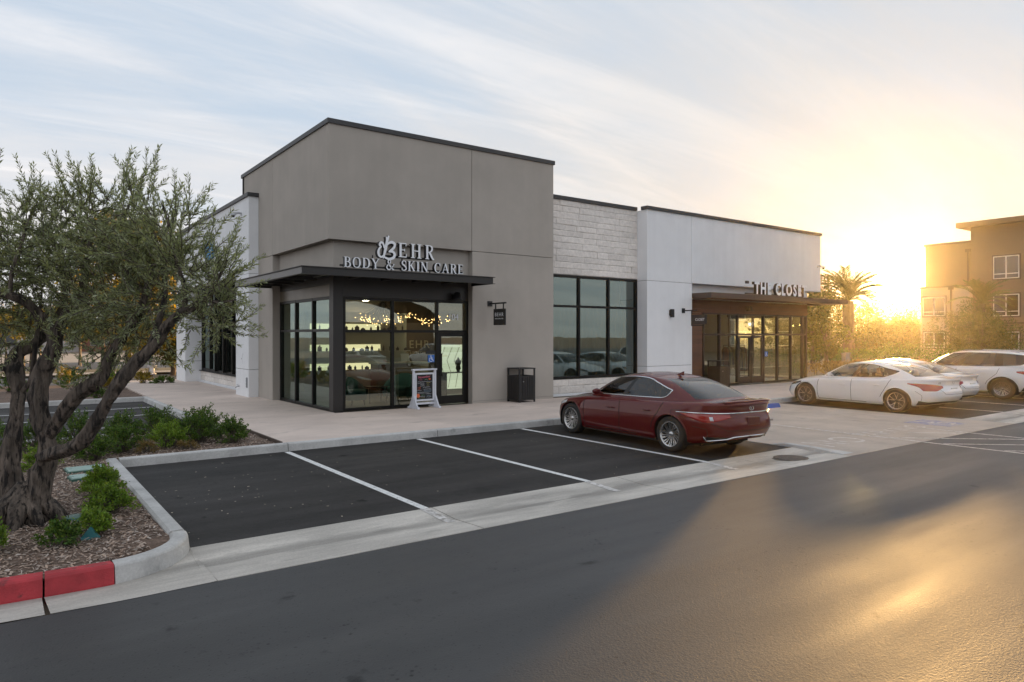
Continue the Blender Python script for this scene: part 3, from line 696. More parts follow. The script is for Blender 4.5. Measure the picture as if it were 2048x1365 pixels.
# ---- closet storefront: wood siding, glazing, canopy
CY = .15
sd = empty('wood_siding'); sd.parent = bld
z = .14; k = 0
while z < 3.42:
    h = .163; lim = 14.50 if z + h < 2.95 else 21.6
    if lim < 15: part_box('siding_board', WOOD, sd, 13.541, CY - .05, z, lim, CY + .03, min(z + h, 2.945 if lim < 15 else 3.42) - .008, bevel=.004)
    else:
        for a, c in ((13.541, 16.2), (16.206, 18.9), (18.906, 21.6)): part_box('siding_board', WOOD, sd, a, CY - .05, z, c, CY + .03, min(z + h, 3.42) - .008, bevel=.004)
    z += h
wbox('siding_backing', DARKGAP, 13.541, CY - .03, .1, 14.5, CY + .05, 2.9); wbox('siding_backing', DARKGAP, 14.5, CY - .03, 2.95, 21.58, CY + .05, 3.4)
w5 = empty('storefront_window'); w5.parent = bld
frame(w5, 'y', CY, .11, [14.58, 15.55, 16.68, 18.42, 19.38, 20.37, 21.25, 21.55], [.17, 2.10, 2.90], .07, GLASS, FRB, skip=((2, 0),))
w6 = empty('storefront_window'); w6.parent = bld
frame(w6, 'x', 21.55, .1, [.25, 1.5, 2.8, 4.1], [.17, 2.10, 2.90], .07, GLASS, FRB)
wbox('head_panel', CLOSETM, 21.5, .2, 2.94, 21.6, 4.2, 3.4)
dd = empty('double_glass_door'); dd.parent = bld
for x0 in (16.73, 17.57):
    part_box('stile', FRB, dd, x0, CY - .04, .15, x0 + .09, CY + .03, 2.05, bevel=.003); part_box('stile', FRB, dd, x0 + .71, CY - .04, .15, x0 + .80, CY + .03, 2.05, bevel=.003)
    part_box('door_rail', FRB, dd, x0 + .09, CY - .04, .15, x0 + .71, CY + .03, .42, bevel=.003); part_box('door_rail', FRB, dd, x0 + .09, CY - .04, 1.96, x0 + .71, CY + .03, 2.05, bevel=.003)
    pane_window('pane', dd, 'y', CY, x0 + .09, x0 + .71, .42, 1.96, GLASS)
pull(dd, 17.48, CY - .04, .95, 1.4, BLACKM); pull(dd, 17.63, CY - .04, .95, 1.4, BLACKM)
text_mesh('suite_number', '101', .27, .006, SIGNW, bld, Matrix.Translation((17.55, CY - .02, 2.42)) @ FRONT)
cc = empty('entrance_canopy'); cc.parent = bld
part_box('deck', CLOSETM, cc, 13.63, -.97, 3.55, 22.9, .09, 3.58); part_box('fascia', CLOSETM, cc, 13.6, -1.0, 3.41, 22.95, -.97, 3.6, bevel=.004)
part_box('fascia', CLOSETM, cc, 13.6, -.97, 3.41, 13.63, .09, 3.6); part_box('fascia', CLOSETM, cc, 22.92, -.97, 3.41, 22.95, 2.2, 3.6); part_box('deck', CLOSETM, cc, 21.7, .1, 3.55, 22.9, 2.2, 3.58)
part_box('soffit', mat('wood_soffit', (.16, .085, .05), .6, var=.1), cc, 13.64, -.96, 3.43, 22.9, .09, 3.45)

# ---- fittings on the walls
def cctv(x, y, z, ax, label):
    t = thing('security_camera', label, 'camera', (x, y, z), ax)
    GREY = mat('camera_grey', (.45, .46, .48), .4)
    MB().box(-.05, -.012, -.05, .05, 0, .05).build('bracket_plate', GREY, t, bevel=.006)
    MB().tube([(0, -.01, .02), (0, -.10, .03), (0, -.22, -.01)], [.03, .035, .04], 10).build('arm', GREY, t, smooth=True)
    MB().lathe([(0, .02), (.06, .02), (.075, -.02), (.075, -.05)], (0, -.26, -.02), n=16).build('housing', GREY, t, smooth=True)
    MB().lathe([(.06, -.05), (.055, -.08), (.03, -.105), (0, -.11)], (0, -.26, -.02), n=16).build('dome', mat('camera_dome', (.02, .02, .022), .1), t, smooth=True)
cctv(WX, 6.4, 5.95, R(-90), 'small grey dome camera high on the white wing behind the olive tree')
cctv(21.9, -.2, 5.05, 0, 'small grey dome camera near the far right end of the white wall')
def blade_sign(x, z, w, h, drop, label, lines, arm, side):
    t = thing('blade_sign', label, 'sign', (x, -.2, z))
    MB().box(-.075, -.03, -.07, .075, 0, .07).build('mounting_plate', BLACKM, t, bevel=.004)
    return t
# salon blade sign hangs from an arm along the wall's normal
t = thing('blade_sign', 'square black hanging sign with small white lettering beside the salon door', 'sign', (4.62, -.2, 2.97))
MB().box(-.08, -.03, -.075, .08, 0, .075).build('mounting_plate', BLACKM, t, bevel=.004)
MB().box(-.02, -.80, -.02, .02, -.03, .02).build('arm', BLACKM, t)
for y in (-.30, -.68): MB().box(-.012, y - .015, -.16, .012, y + .015, -.02).build('hanger', BLACKM, t)
bp = MB().box(-.02, -.78, -.62, .02, -.22, -.16).build('board', BLACKM, t, bevel=.004)
SIDEX = Matrix(((0, 0, -1, 0), (-1, 0, 0, 0), (0, 1, 0, 0), (0, 0, 0, 1)))   # text facing -X
text_mesh('lettering', 'BEHR', .15, .002, SIGNW, bp, Matrix.Translation((-.022, -.50, -.37)) @ SIDEX, spacing=1.25)
text_mesh('lettering', 'BODY & SKIN CARE', .045, .002, SIGNW, bp, Matrix.Translation((-.022, -.50, -.45)) @ SIDEX)
t = thing('blade_sign', 'dark hanging sign reading CLOSET on the white wall by the brown siding', 'sign', (13.05, -.2, 2.95))
MB().box(-.075, -.03, -.085, .075, 0, .085).build('mounting_plate', BLACKM, t, bevel=.004)
MB().box(-.02, -.62, -.02, .02, -.03, .02).build('arm', BLACKM, t)
MB().box(-.02, -.40, -.55, .02, -.37, -.02).build('hanger', BLACKM, t); MB().box(-.02, -.92, -.55, .02, -.40, -.52).build('lower_arm', BLACKM, t)
bp = MB().box(-.025, -1.02, -.50, .025, -.42, -.16).build('board', mat('brown_board', (.03, .02, .016), .5), t, bevel=.004)
text_mesh('lettering', 'CLOSET', .125, .002, SIGNW, bp, Matrix.Translation((-.027, -.76, -.37)) @ SIDEX, sx=.9)
t = thing('wall_light', 'small black box light on the white wall left of the closet sign', 'light', (12.38, -.2, 2.86))
MB().box(-.08, -.02, -.10, .08, 0, .10).build('back_plate', BLACKM, t); MB().box(-.06, -.13, -.16, .06, -.02, .13).build('housing', BLACKM, t, bevel=.01)
t = thing('wall_light', 'black flared downlight under the corner canopy above the salon door', 'light', (3.55, .0, 3.05))
MB().lathe([(.02, .22), (.09, .20), (.12, .05), (.17, 0), (.15, 0), (.10, .05), (0, .06)], (0, -.16, 0), n=16).build('shade', BLACKM, t, smooth=True); MB().box(-.04, -.12, .08, .04, .02, .16).build('arm', BLACKM, t)
t = thing('wall_light', 'flared downlight under the closet canopy over its double doors', 'light', (17.2, .1, 3.02))
MB().lathe([(.02, .22), (.09, .20), (.12, .05), (.17, 0), (.15, 0), (.10, .05), (0, .06)], (0, -.16, 0), n=16).build('shade', CLOSETM, t, smooth=True); MB().box(-.04, -.12, .08, .04, .02, .16).build('arm', CLOSETM, t)
t = thing('vent_grille', 'grey louvred vent low on the white corner pier', 'vent', (WX, 5.78, .42)); GV = mat('grille_grey', (.25, .26, .28), .5)
MB().box(-.012, -.07, 0, 0, .07, .32).build('frame', GV, t)
for k in range(6): MB().obox((-.018, 0, .04 + k * .048), (.02, .12, .012), 0, 0, R(30)).build('louvre', mat('louvre', (.16, .17, .18), .5), t)
t = thing('hose_bibb', 'small metal tap low on the white corner pier', 'tap', (WX, 6.65, .42)); CHR = mat('dull_steel', (.5, .5, .5), .35, metal=1)
MB().tube([(0, 0, 0), (-.08, 0, 0), (-.12, 0, -.05)], .018, 8).build('spout', CHR, t, smooth=True); MB().lathe([(0, .06), (.035, .06), (.035, .05), (0, .045)], (-.06, 0, 0), n=10).build('wheel', CHR, t)
t = thing('wall_box', 'flush white access box on the white corner pier', 'box', (WX, 6.35, 1.15)); MB().box(-.012, -.09, 0, 0, .09, .34).build('lid', WHITE_ST, t, bevel=.004); MB().box(-.016, -.02, .15, -.012, .02, .19).build('lock', GV, t)
t = thing('wall_sign', 'blue letters on the white wing, half hidden by olive leaves', 'sign', (WX, 0, 0))
BL = mat('blue_letters', (.03, .25, .5), .45)
for a, c, zt in ((414, 417.5, 487), (419, 422, 484), (423.5, 428, 490)): y0 = at_x(c, 500, WX).y; y1 = at_x(a, 500, WX).y; MB().box(-.08, y0, at_x(420, 520, WX).z, -.01, y1, at_x(420, zt, WX).z).build('letter', BL, t, bevel=.01)

# ------------------------------------------------------------------ dimensional letters
def spl(pts, n=6):
    out = []; P = [Vector(p[:2]) for p in pts]; W = [p[2] for p in pts]
    for i in range(len(P) - 1):
        p0 = P[max(i - 1, 0)]; p1 = P[i]; p2 = P[i + 1]; p3 = P[min(i + 2, len(P) - 1)]
        for k in range(n):
            t = k / n; q = .5 * ((2 * p1) + (p2 - p0) * t + (2 * p0 - 5 * p1 + 4 * p2 - p3) * t * t + (3 * p1 - p0 - 3 * p2 + p3) * t ** 3)
            out.append((q.x, q.y, W[i] + (W[i + 1] - W[i]) * t))
    out.append((P[-1].x, P[-1].y, W[-1])); return out
class Glyph:
    def __init__(s): s.m = MB(); s.k = 0
    def poly(s, pts, dep):
        s.k += 1; e = .0006 * s.k
        s.m.prism(pts, -dep, e, 0, 1)
    def bar(s, x0, y0, x1, y1, dep): s.poly([(x0, y0), (x1, y0), (x1, y1), (x0, y1)], dep)
    def band(s, pts, dep, n=6):
        q = spl(pts, n); L_ = []; R_ = []
        for i, (x, y, w) in enumerate(q):
            a = Vector(q[max(i - 1, 0)][:2]); b = Vector(q[min(i + 1, len(q) - 1)][:2]); d = (b - a).normalized(); nn = Vector((-d.y, d.x)) * w / 2
            L_.append((x + nn.x, y + nn.y)); R_.append((x - nn.x, y - nn.y))
        s.k += 1; e = .0006 * s.k; m = s.m; i = len(m.v); n = len(q)
        for A in (L_, R_):
            m.v += [(p[0], p[1], e) for p in A]; m.v += [(p[0], p[1], -dep) for p in A]
        for k in range(n - 1):
            m.f.append((i + k, i + 2 * n + k, i + 2 * n + k + 1, i + k + 1)); m.mi.append(0)
            m.f.append((i + n + k, i + k, i + k + 1, i + n + k + 1)); m.mi.append(1)
            m.f.append((i + 2 * n + k, i + 3 * n + k, i + 3 * n + k + 1, i + 2 * n + k + 1)); m.mi.append(1)
        for k in (0, n - 1): m.f.append((i + k, i + n + k, i + 3 * n + k, i + 2 * n + k)); m.mi.append(1)
def serif_letter(ch, dep):
    g = Glyph(); T = .17; t = .07; s = .055
    def stem(x, w=T): g.bar(x - w / 2, s * .5, x + w / 2, 1 - s * .5, dep)
    def ser(x, y, w=.34): g.bar(x - w / 2, y, x + w / 2, y + s, dep)
    W = .7
    if ch == 'E':
        stem(.17); ser(.17, 0); ser(.17, 1 - s); g.bar(.17, 1 - t, .62, 1.002, dep); g.bar(.17, -.002, .64, t, dep); g.bar(.2, .48, .5, .48 + t, dep); g.bar(.57, .78, .625, .99, dep); g.bar(.585, .01, .64, .25, dep); g.bar(.46, .41, .51, .62, dep); W = .70
    elif ch == 'H':
        stem(.17); stem(.69); [ser(x, y) for x in (.17, .69) for y in (0, 1 - s)]; g.bar(.2, .47, .66, .47 + t, dep); W = .88
    elif ch == 'I': stem(.18); ser(.18, 0); ser(.18, 1 - s); W = .36
    elif ch == 'N':
        stem(.14, .08); stem(.70, .08); ser(.12, 1 - s, .26); ser(.14, 0, .28); ser(.70, 1 - s, .28); g.band([(.13, .98, .17), (.40, .5, .17), (.70, .02, .15)], dep, 2); W = .86
    elif ch == 'D':
        stem(.17); ser(.15, 0, .3); ser(.15, 1 - s, .3); g.band([(.15, .97, t), (.42, .96, t), (.63, .82, .14), (.70, .5, .18), (.63, .18, .14), (.42, .04, t), (.15, .03, t)], dep); W = .82
    elif ch == 'B':
        stem(.17); ser(.15, 0, .3); ser(.15, 1 - s, .3); g.band([(.15, .97, t), (.40, .96, t), (.54, .86, .13), (.54, .68, .14), (.40, .55, t), (.2, .53, t)], dep); g.band([(.2, .52, t), (.42, .51, t), (.59, .40, .14), (.60, .16, .15), (.42, .04, t), (.15, .03, t)], dep); W = .72
    elif ch == 'R':
        stem(.17); ser(.17, 0); ser(.15, 1 - s, .3); g.band([(.15, .97, t), (.40, .96, t), (.56, .85, .14), (.56, .66, .14), (.40, .52, t), (.2, .50, t)], dep); g.band([(.36, .5, .15), (.52, .22, .16), (.64, .03, .14), (.76, .03, .06)], dep); W = .78
    elif ch == 'O':
        g.band([(.42, .98, t), (.18, .88, .11), (.09, .5, .17), (.18, .12, .11), (.42, .02, t), (.66, .12, .11), (.75, .5, .17), (.66, .88, .11), (.42, .98, t)], dep); W = .86
    elif ch == 'C':
        g.band([(.68, .72, .09), (.60, .92, .09), (.42, .975, t), (.19, .86, .12), (.09, .5, .17), (.19, .14, .12), (.43, .02, t), (.60, .06, .07), (.70, .24, .06)], dep); g.bar(.66, .68, .71, .99, dep); W = .78
    elif ch == 'S':
        g.band([(.50, .74, .06), (.46, .93, .08), (.29, .975, .08), (.12, .87, .13), (.14, .66, .15), (.32, .52, .17), (.50, .36, .15), (.53, .15, .13), (.34, .025, .08), (.14, .06, .08), (.07, .27, .06)], dep); g.bar(.49, .70, .535, .98, dep); g.bar(.045, .02, .09, .30, dep); W = .60
    elif ch == 'Y':
        g.band([(.10, .98, .15), (.26, .72, .15), (.40, .46, .16)], dep, 2); g.band([(.72, .98, .07), (.56, .72, .08), (.40, .46, .10)], dep, 2); g.bar(.32, .03, .48, .5, dep); ser(.40, 0); ser(.10, 1 - s, .28); ser(.70, 1 - s, .26); W = .80
    elif ch == 'K':
        stem(.17); ser(.17, 0); ser(.17, 1 - s); g.band([(.64, .97, .06), (.42, .70, .07), (.22, .46, .08)], dep, 2); g.band([(.34, .60, .14), (.52, .30, .16), (.70, .02, .15)], dep, 2); ser(.66, 0, .26); ser(.64, 1 - s, .26); W = .82
    elif ch == 'A':
        g.band([(.42, 1.0, .08), (.26, .5, .07), (.10, .02, .07)], dep, 2); g.band([(.40, 1.0, .15), (.56, .5, .17), (.72, .02, .16)], dep, 2); g.bar(.22, .30, .60, .36, dep); ser(.10, 0, .26); ser(.72, 0, .30); W = .86
    elif ch == '&':
        g.band([(.88, .56, .06), (.72, .30, .09), (.50, .06, .08), (.26, .02, .11), (.11, .18, .13), (.18, .40, .13), (.40, .58, .10), (.52, .78, .10), (.44, .95, .07), (.30, .93, .11), (.25, .76, .13), (.38, .50, .15), (.60, .20, .16), (.78, .04, .13), (.90, .06, .06)], dep); g.bar(.76, .54, .98, .59, dep); W = .98
    return g, W
SIGNY = -1.13
sg = thing('salon_sign', 'white serif letters BEHR BODY & SKIN CARE standing on the corner canopy', 'sign', (0, SIGNY, 3.66))
def place_text(txt, x0, x1, z, h, dep, gap=.14, space=.42):
    Ws = [];
    for ch in txt: Ws.append(space if ch == ' ' else serif_letter(ch, 1)[1])
    tot = sum(Ws) + gap * (len(txt) - 1); k = (x1 - x0) / (tot * h); x = x0
    for ch, w in zip(txt, Ws):
        if ch != ' ':
            g, _ = serif_letter(ch, dep / 1.0)
            m = FRONT.copy(); m = Matrix.Translation((x, 0, z)) @ m @ Matrix.Diagonal((h * k, h, 1, 1)); g.m.xf(m); g.m.build('letter', [SIGNW, SIGNK], sg)
        x += (w + gap) * h * k
XL = at_y(688, 540, SIGNY).x; XRr = at_y(927, 545, SIGNY).x
place_text('BODY & SKIN CARE', XL, XRr, .02, .245, .11)
place_text('EHR', at_y(797, 520, SIGNY).x, at_y(869, 520, SIGNY).x, .345, .36, .12, gap=.30)
MB().box(XL - .05, .115, .05, XRr, .15, .09).build('raceway', SIGNK, sg); MB().box(at_y(757, 520, SIGNY).x, .125, .33, at_y(869, 520, SIGNY).x, .16, .39).build('raceway', SIGNK, sg)
for x in (XL + .1, .6, 1.4, 2.2, XRr - .15): MB().box(x - .012, .12, -.03, x + .012, .145, .36 if .2 < x < 2 else .09).build('support', SIGNK, sg)
g = Glyph()
def cp(px, py): # crop pixel -> sign plane
    p = at_y(660 + px / 6.02, 460 + py / 6.02, SIGNY); return (p.x, p.z - 3.66)
def bandpx(pts, dep=.12):
    o = []
    for px, py, w in pts: c = cp(px, py); o.append((c[0], c[1], w * .00185))
    g.band(o, dep, 5)
bandpx([(708, 72, 22), (690, 130, 34), (672, 215, 40), (655, 290, 32), (640, 345, 16)])
bandpx([(676, 82, 16), (684, 118, 24), (676, 160, 20)])
bandpx([(655, 250, 18), (690, 175, 24), (740, 150, 36), (778, 172, 34), (770, 215, 34), (715, 262, 24)])
bandpx([(705, 262, 22), (757, 265, 34), (778, 300, 38), (762, 338, 36), (715, 352, 34), (675, 340, 26), (648, 322, 18)])
bandpx([(655, 225, 18), (640, 165, 28), (612, 152, 30), (598, 180, 28), (614, 205, 22), (596, 222, 26), (582, 262, 32), (590, 306, 30), (618, 328, 26), (640, 310, 16)])
g.m.xf(FRONT); g.m.build('butterfly_initial', [SIGNW, SIGNK], sg)
# THE CLOSET
CS = -.92
cs = thing('closet_sign', 'white capital letters THE CLOSET standing on the entrance canopy', 'sign', (0, CS, 3.62))
cx = at_y(1506, 580, CS).x; ce = at_y(1611, 590, CS).x; adv = {'T': .62, 'H': .78, 'E': .58, 'C': .66, 'L': .52, 'O': .86, 'S': .58, ' ': .42}
tot = sum(adv[c] for c in 'THE CLOSET'); x = cx
for ch in 'THE CLOSET':
    w = adv[ch] * (ce - cx) / tot
    if ch != ' ':
        o = text_mesh('letter', ch, .62, .12, [SIGNW, mat('closet_return', (.10, .06, .03), .5)], cs, Matrix.Translation((x + w / 2, 0, .03)) @ FRONT, sx=.82, bold=.022)
        for p in o.data.polygons:
            if abs(p.normal.y) < .5: p.material_index = 1
    x += w
MB().box(cx - .35, .08, .0, ce, .12, .05).build('raceway', CLOSETM, cs); MB().box(cx - .3, .06, .40, cx - .16, .14, .5).build('junction_box', CLOSETM, cs)
# ------------------------------------------------------------------ cars (local frame: +x nose, +y left side, origin on the ground mid wheelbase)
def curve(pts):
    """smooth curve through points sorted by x (cubic with limited slopes)"""
    P = sorted(pts); xs = [p[0] for p in P]; ys = [p[1] for p in P]; n = len(P)
    d = [(ys[i + 1] - ys[i]) / (xs[i + 1] - xs[i]) for i in range(n - 1)]
    m = [d[0]] + [0 if d[i - 1] * d[i] <= 0 else 2 * d[i - 1] * d[i] / (d[i - 1] + d[i]) for i in range(1, n - 1)] + [d[-1]]
    def f(x):
        if x <= xs[0]: return ys[0]
        if x >= xs[-1]: return ys[-1]
        i = max(k for k in range(n - 1) if xs[k] <= x); h = xs[i + 1] - xs[i]; t = (x - xs[i]) / h
        return ys[i] * (2 * t ** 3 - 3 * t * t + 1) + h * m[i] * (t ** 3 - 2 * t * t + t) + ys[i + 1] * (-2 * t ** 3 + 3 * t * t) + h * m[i + 1] * (t ** 3 - t * t)
    return f
def ring_pt(c, s, xm, xf, xr, w, nf, nr):
    if c >= 0: return xm + (xf - xm) * c ** (2 / nf), w * s ** (2 / nf)
    return xm - (xm - xr) * (-c) ** (2 / nr), w * s ** (2 / nr)
def arc_params(fn, n):
    """n+1 angles giving even spacing along the ring"""
    M_ = 4000; A = [math.pi * i / M_ for i in range(M_ + 1)]
    # denser sampling close to the axis angles
    A = [a + .0 for a in A]; pts = [fn(a) for a in A]; cum = [0]
    for i in range(M_): cum.append(cum[-1] + math.hypot(pts[i + 1][0] - pts[i][0], pts[i + 1][1] - pts[i][1]))
    out = []; j = 0
    for k in range(n + 1):
        t = cum[-1] * k / n
        while j < M_ - 1 and cum[j + 1] < t: j += 1
        u = (t - cum[j]) / max(1e-9, cum[j + 1] - cum[j]); out.append(A[j] + (A[j + 1] - A[j]) * u)
    return out, cum[-1]
class Car:
    def __init__(s, cfg):
        s.c = cfg; c = cfg
        s.Zs = curve(c['zs']); s.crown = curve(c['crown']); s.z0 = curve(c['z0']); s.ins = curve(c['ins']); s.oF = curve(c['offF']); s.oR = curve(c['offR'])
        s.W = c['W']; s.XF = c['XF']; s.XR = c['XR']; s.xm = c.get('xm', 0)
        s.N = 220
        def rp(a): return ring_pt(math.cos(a), max(0, math.sin(a)), s.xm, s.XF, s.XR, s.W, c['nf'], c['nr'])
        s.ang, s.L = arc_params(rp, s.N); s.ref = [rp(a) for a in s.ang]
        s.rp = rp
        # greenhouse rings
        def gb(a): return ring_pt(math.cos(a), max(0, math.sin(a)), c['gxm'], c['gbf'], c['gbr'], c['wb'], c['gnf'], c['gnr'])
        def gr(a): return ring_pt(math.cos(a), max(0, math.sin(a)), c['gxm'] - .15, c['grf'], c['grr'], c['wr'], c['gnf'], c['gnr'])
        s.NG = 240; s.gang, s.gL = arc_params(gb, s.NG); s.gb = gb; s.gr = gr; s.RZ = curve(c['rz'])
    def body(s, k, t):
        """k fractional index along the ring (0 nose .. N tail), t 0..1 sill to shoulder"""
        k = max(0, min(s.N, k)); i = min(int(k), s.N - 1); a = s.ang[i] + (s.ang[i + 1] - s.ang[i]) * (k - i)
        x0, y0 = s.rp(a)
        w = s.W - s.ins(t) + s.c.get('hip', 0) * math.exp(-((x0 - s.c['axR']) / .55) ** 2) * math.exp(-((t - .62) / .3) ** 2)
        x, y = ring_pt(math.cos(a), max(0, math.sin(a)), s.xm, s.XF - s.oF(t), s.XR + s.oR(t), w, s.c['nf'], s.c['nr'])
        z = s.z0(x0) + (s.Zs(x0) - s.z0(x0)) * t
        return Vector((x, y, z))
    def top_z(s, x, y):
        return s.Zs(x) + s.crown(x) * (1 - min(1, abs(y) / s.W) ** 2.2)
    def gh(s, k, t):
        k = max(0, min(s.NG, k)); i = min(int(k), s.NG - 1); a = s.gang[i] + (s.gang[i + 1] - s.gang[i]) * (k - i)
        bx, by = s.gb(a); rx, ry = s.gr(a); bz = s.top_z(bx, by) - .012; rz = s.RZ(rx)
        p = s.c['gp'] if math.cos(a) >= 0 else s.c.get('gpr', s.c['gp'])
        side = math.sin(a) ** 4; p = p * (1 - side) + 1.18 * side
        return Vector((bx + (rx - bx) * t, by + (ry - by) * t + .018 * math.sin(math.pi * t) * side, bz + (rz - bz) * (1 - (1 - t) ** p)))
    def k_side(s, x):    # index on the body ring at a given x (side)
        return min(range(s.N + 1), key=lambda i: abs(s.ref[i][0] - x) + (0 if s.ref[i][1] > s.W * .6 else 9))
    def k_tail(s, d): return s.N * (1 - d / s.L)
    def k_nose(s, d): return s.N * d / s.L
    def kg_side(s, x):
        b = [s.gb(a) for a in s.gang]; return min(range(s.NG + 1), key=lambda i: abs(b[i][0] - x) + (0 if b[i][1] > s.c['wb'] * .75 else 9))
    def kg_end(s, y, rear):
        b = [s.gb(a) for a in s.gang]; xm = s.c['gxm']
        return min(range(s.NG + 1), key=lambda i: abs(b[i][1] - y) + (9 if (b[i][0] > xm) == rear else 0) + (0 if abs(b[i][0] - xm) > .55 * abs((s.c['gbr'] if rear else s.c['gbf']) - xm) else 5))
    def nrm(s, fn, k, t):
        a = fn(k + .6, t) - fn(k - .6, t); b = fn(k, min(1, t + .01)) - fn(k, max(0, t - .01)); n = a.cross(b)
        n.normalize(); c = fn(k, t)
        if n.dot(Vector((c.x * .25, c.y, .1))) < 0: n = -n
        return n
    def patch(s, name, mat_, parent, fn, k0, k1, lo, hi, off=.006, n=30, m=6, mirror=True, both=True, thick=True):
        for sg_ in ((1, -1) if mirror else (1,)):
            b = MB()
            rows = []
            for i in range(n + 1):
                u = i / n; k = k0 + (k1 - k0) * u; l = lo(u); h = hi(u); row = []
                for j in range(m + 1):
                    t = l + (h - l) * j / m; p = fn(k, t) + s.nrm(fn, k, t) * off * (1 if 0 < j < m and 0 < i < n else .2); row.append((p.x, p.y * sg_, p.z))
                rows.append(row)
            b.grid(rows, flip=(sg_ < 0)); b.build(name, mat_, parent, smooth=True)
    def path(s, fn, kts, off=.002, sg_=1):
        o = []
        for k, t in kts: p = fn(k, t) + s.nrm(fn, k, t) * off; o.append((p.x, p.y * sg_, p.z))
        return o
def lerp(a, b, t): return a + (b - a) * t
TYRE = mat('tyre_rubber', (.018, .017, .016), .82, bump=.3, bscale=60); CHROME = mat('chrome', (.72, .72, .74), .12, metal=1); WELL = mat('wheel_well', (.008, .008, .008), .9)
TRIMB = mat('black_trim', (.012, .012, .012), .35); RIMS = mat('machined_alloy', (.55, .54, .53), .25, metal=1); RIMD = mat('dark_alloy', (.04, .04, .042), .35, metal=.6)
SEATM = mat('car_seat', (.035, .032, .03), .7); LAMPR = mat('tail_lamp_red', (.30, .012, .010), .12, coat=1); LAMPW = mat('lamp_clear', (.55, .57, .6), .1, coat=1); LAMPD = mat('lamp_dark', (.03, .02, .02), .1, coat=1)
SEAM = mat('panel_gap', (.006, .005, .005), .8)
def make_wheel(parent, x, y, r, rim_r, width, style, side):
    """side +1 = outer face towards +y"""
    w = empty('wheel', (x, y, r)); w.parent = parent
    if side < 0: w.rotation_euler = (0, 0, math.pi)
    h = width / 2; prof = [(rim_r - .012, -h * .85), (rim_r, -h), (r - .05, -h), (r - .018, -h * .9), (r - .003, -h * .72), (r, -h * .3), (r, h * .3), (r - .003, h * .72), (r - .018, h * .9), (r - .05, h), (rim_r + .004, h), (rim_r - .012, h * .82)]
    MB().lathe(prof, axis='y', n=48).build('tyre', TYRE, w, smooth=True)
    MB().lathe([(rim_r - .01, -h * .8), (rim_r - .03, -h * .3), (rim_r - .03, h * .35), (rim_r - .014, h * .80), (rim_r + .002, h * .98), (rim_r - .006, h * 1.0), (rim_r - .022, h * .86)], axis='y', n=48).build('rim', RIMS, w, smooth=True)
    MB().lathe([(0, -h * .1), (rim_r - .035, -h * .1)], axis='y', n=32).build('brake_disc', mat('brake_dark', (.02, .02, .02), .6), w)
    sp = MB(); ro = rim_r - .015; y0 = h * .50; y1 = h * .86
    def spoke(a0, a1, w0, w1, mi=0, r0=.045, r1=ro, dz=0):
        d = .022
        def P(rr, a, off, yy): return (rr * math.cos(a) - off * math.sin(a), yy, rr * math.sin(a) + off * math.cos(a))
        rows = []
        for u in (0, .25, .6, 1):
            rr = lerp(r0, r1, u); a = lerp(a0, a1, u); ww = lerp(w0, w1, u) / 2; yy = lerp(y0 + .012, y1, u ** .7) - .012 * math.sin(math.pi * u) + dz
            rows.append([P(rr, a, -ww, yy - d), P(rr, a, -ww * .8, yy), P(rr, a, ww * .8, yy), P(rr, a, ww, yy - d)])
        sp.grid(rows, mi=mi)
    if style == 'multi':
        for k in range(10):
            a = 2 * math.pi * k / 10
            spoke(a, a + .22, .020, .030, 0); spoke(a + .30, a + .46, .016, .026, 0)
    elif style == 'loop':
        for k in range(5):
            a = 2 * math.pi * k / 5 + .3
            spoke(a, a - .03, .05, .11, 1, dz=-.004)
            spoke(a - .05, a - .26, .014, .016, 0, .06); spoke(a - .02, a + .33, .012, .014, 0, .05)
            for q in range(6):
                b0 = a - .26 + q * .06; spoke(b0 + .03, b0 + .03, .022, .022, 0, ro - .02, ro) if q in (0, 1, 2, 3) else None
    else:
        for k in range(5):
            a = 2 * math.pi * k / 5 + .3
            spoke(a - .03, a - .17, .028, .030); spoke(a + .03, a + .17, .028, .030); spoke(a + .52, a + .46, .02, .028, 0); spoke(a + .54, a + .72, .02, .028, 0)
    sp.build('spokes', [RIMS, RIMD], w, smooth=False)
    MB().lathe([(0, y0 + .03), (.03, y0 + .03), (.045, y0 + .022), (.06, y0 - .01)], axis='y', n=20).build('hub_cap', RIMD if style == 'loop' else RIMS, w, smooth=True)
    return w
